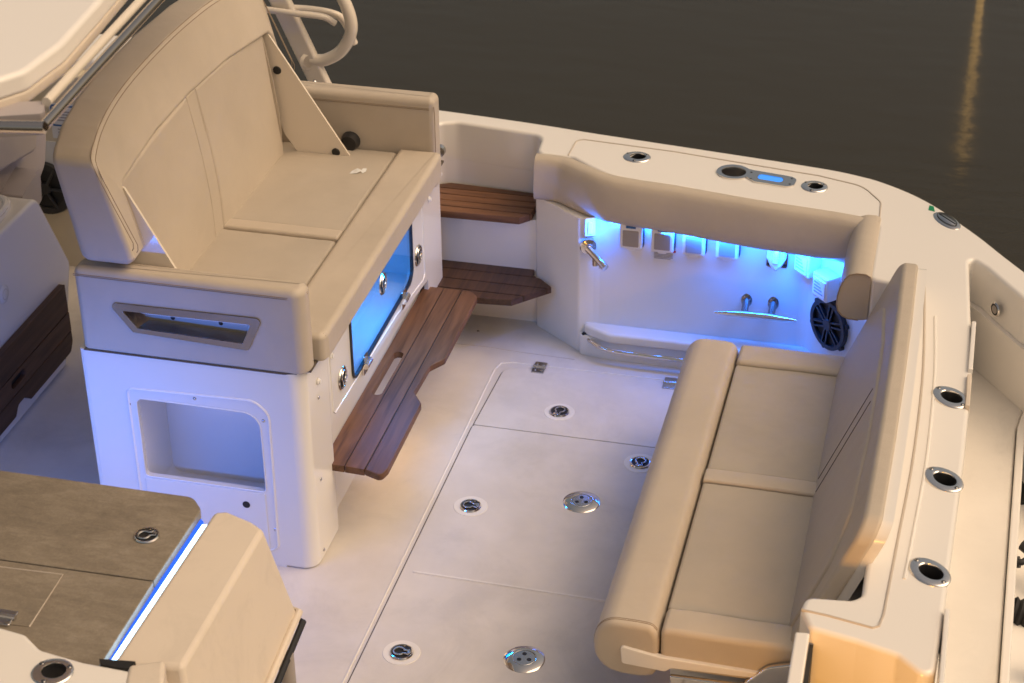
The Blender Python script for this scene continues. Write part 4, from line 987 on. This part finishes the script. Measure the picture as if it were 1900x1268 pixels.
# ================================================================ HARDTOP AND ITS RAIL
hsh = lambda P: [(x-.062, y+.105) for x, y in P]
ht = thing('hardtop', 'white hardtop roof with rounded beige edge, top left corner', 'hardtop')
hpts = fillet([(-2.4, -1.26), (-.34, -1.24), (-.14, -1.14), (-.072, -1.03), (-.062, -.88), (-.083, -.66), (-.105, -.46), (-.14, .5), (-.32, .95), (-2.4, 1.05)], [0, .1, .1, .06, .1, .1, .2, .2, .2, 0], 6)
hpts = hsh(hpts)
slab('roof', HARD, hpts, 1.86, 1.905, ht, r1=.012, r0=.01, seg=5)
slab('edge_band', PAD, inset(hpts if area(hpts) > 0 else hpts[::-1], .002), 1.835, 1.862, ht, r0=.006, r1=.008)
rl = thing('hardtop_rail', 'polished steel rail with pale sleeve running under the hardtop edge', 'rail')
RAILM = mat('rail_steel', (.62, .53, .45), .13, metal=1)
tube('bar', RAILM, [(-.055, -1.03, 1.84), (-.072, -.80, 1.84), (-.100, -.357, 1.84), (-.13, .3, 1.84)], .011, rl, 16)
tube('sleeve', CREAM, [(-.088, -.945, 1.85), (-.098, -.80, 1.85), (-.128, -.357, 1.85), (-.155, .3, 1.85)], .010, rl, 12)
tube('cross_bar', RAILM, [(-.050, -1.035, 1.84), (-.17, -1.055, 1.84)], .013, rl, 14)
tube('collar', BLACK, [(-.15, -1.052, 1.84), (-.30, -1.08, 1.84)], .018, rl, 14)
slab('bracket', LAV, fillet([(-.075, -.985), (-.10, -.93), (-.17, -.95), (-.19, -1.03)], .01, 3), 1.80, 1.845, rl)

# cream T-top leg and grab rails beyond the far armrest
lg2 = thing('hardtop_support', 'cream powder-coated hardtop leg with a bent grab rail, beyond the far armrest', 'hardtop leg')
bm = bmesh.new()
def beam(a, b, w_, h_):
    a = Vector(a); b = Vector(b); d = (b-a).normalized(); s = Vector((0, 1, 0)); u = d.cross(s).normalized()
    P = fillet([(-w_, -h_), (w_, -h_), (w_, h_), (-w_, h_)], min(w_, h_)*.6, 4)
    A = [bm.verts.new(a+u*x+s*y) for x, y in P]; Bq = [bm.verts.new(b+u*x+s*y) for x, y in P]
    for k in range(len(P)): bm.faces.new((A[k], A[(k+1) % len(P)], Bq[(k+1) % len(P)], Bq[k]))
    bm.faces.new(A[::-1]); bm.faces.new(Bq)
beam((-.400, 1.60, .66), (-.715, 1.60, 1.40), .034, .018); link('post', bm, CREAM, lg2)
tube('bent_rail', CREAM, spline([(-.478, 1.60, .862), (-.425, 1.60, .868), (-.365, 1.60, .910), (-.330, 1.60, .985), (-.345, 1.60, 1.07), (-.40, 1.60, 1.17), (-.47, 1.60, 1.28)], 8), .021, lg2, 16)
tube('side_rail', CREAM, spline([(-.60, 1.60, 1.035), (-.50, 1.62, 1.033), (-.41, 1.64, 1.018), (-.375, 1.66, .985), (-.35, 1.68, .90)], 8), .013, lg2, 12)
tube('side_rail', CREAM, spline([(-.61, 1.56, 1.045), (-.51, 1.56, 1.040), (-.42, 1.58, 1.028), (-.385, 1.60, 1.00)], 8), .011, lg2, 12)
for x, z in ((-.462, .812), (-.425, .80)): lathe('screw', BRUSH, [(0, .004), (.006, .002), (.008, 0)], lg2, frame((x, 1.580, z-.02), (.6, -.6, .5)), seg=12)
lathe('collar', CREAM, [(.020, .01), (.030, 0)], lg2, frame((-.485, 1.585, .862), (.6, -.6, .2)), seg=20)

# ================================================================ ENGINE HOSES AT THE RIGHT EDGE
def hose(label, a, b, r):
    t = thing('engine_hose', label, 'hose', 'ribbed black hoses at the platform edge')
    a = Vector(a); b = Vector(b); n = 26
    bm = bmesh.new(); P = [a.lerp(b, k/(n*4)) for k in range(n*4+1)]
    add_tube(bm, P, lambda q: r*(1+.10*math.sin(q*n*2*pi)), 18); link('hose', bm, RUBBER, t)
    lathe('flange', BLACK, [(0, .008), (r*1.55, .008), (r*1.6, 0)], t, frame(a, (b-a)), seg=24)
    return t
hose('ribbed black hose at the right edge, the farther of the two', (1.925, .635, .14), (2.35, .56, .10), .036)
hose('ribbed black hose at the right edge, nearer and lower in the picture', (1.925, .085, .14), (2.35, .03, .10), .040)
cb2 = thing('engine_cable', 'thin black cable with fitting above the nearer hose', 'cable')
tube('cable', RUBBER, spline([(1.925, .215, .20), (1.955, .21, .21), (1.985, .24, .20), (2.02, .17, .16), (2.3, .12, .1)], 8), .009, cb2, 10)
tube('fitting', BLACK, [(1.925, .215, .20), (1.95, .212, .208)], .016, cb2, 12)
tube('connector', BLACK, [(1.955, .26, .235), (1.99, .235, .225), (2.03, .22, .22)], .020, cb2, 10)
tag(slab('side_scupper', CHROME, fillet([(-.175, .17), (-.100, .17), (-.100, .23), (-.175, .23)], .02, 5), 1.925, 1.936, None, 'yz', r1=.004), 'small steel scupper plate on the outside of the platform', 'scupper')
tag(tube('hose_end', RUBBER, [(1.99, -.16, .2), (2.05, -.17, .18)], .022), 'black hose end at the lower right picture edge', 'hose end')

# amber dock lamp, outside the picture, lighting the passage and the bench end
dk = bpy.data.lights.new('amber_dock_lamp', 'SPOT'); dk.energy = 23; dk.color = (1, .45, .07); dk.shadow_soft_size = .06; dk.spot_size = radians(58); dk.spot_blend = .6
do = bpy.data.objects.new('amber_dock_lamp', dk); COL.objects.link(do); do.location = (1.505, -1.52, .668)
do.rotation_euler = (-(Vector((1.46, -.6, .56))-Vector(do.location))).to_track_quat('Z', 'Y').to_euler()

S.render.engine = 'CYCLES'
S.cycles.max_bounces = 8; S.cycles.caustics_reflective = False; S.cycles.caustics_refractive = False; S.cycles.sample_clamp_indirect = 4
S.render.resolution_x = 1024; S.render.resolution_y = 683
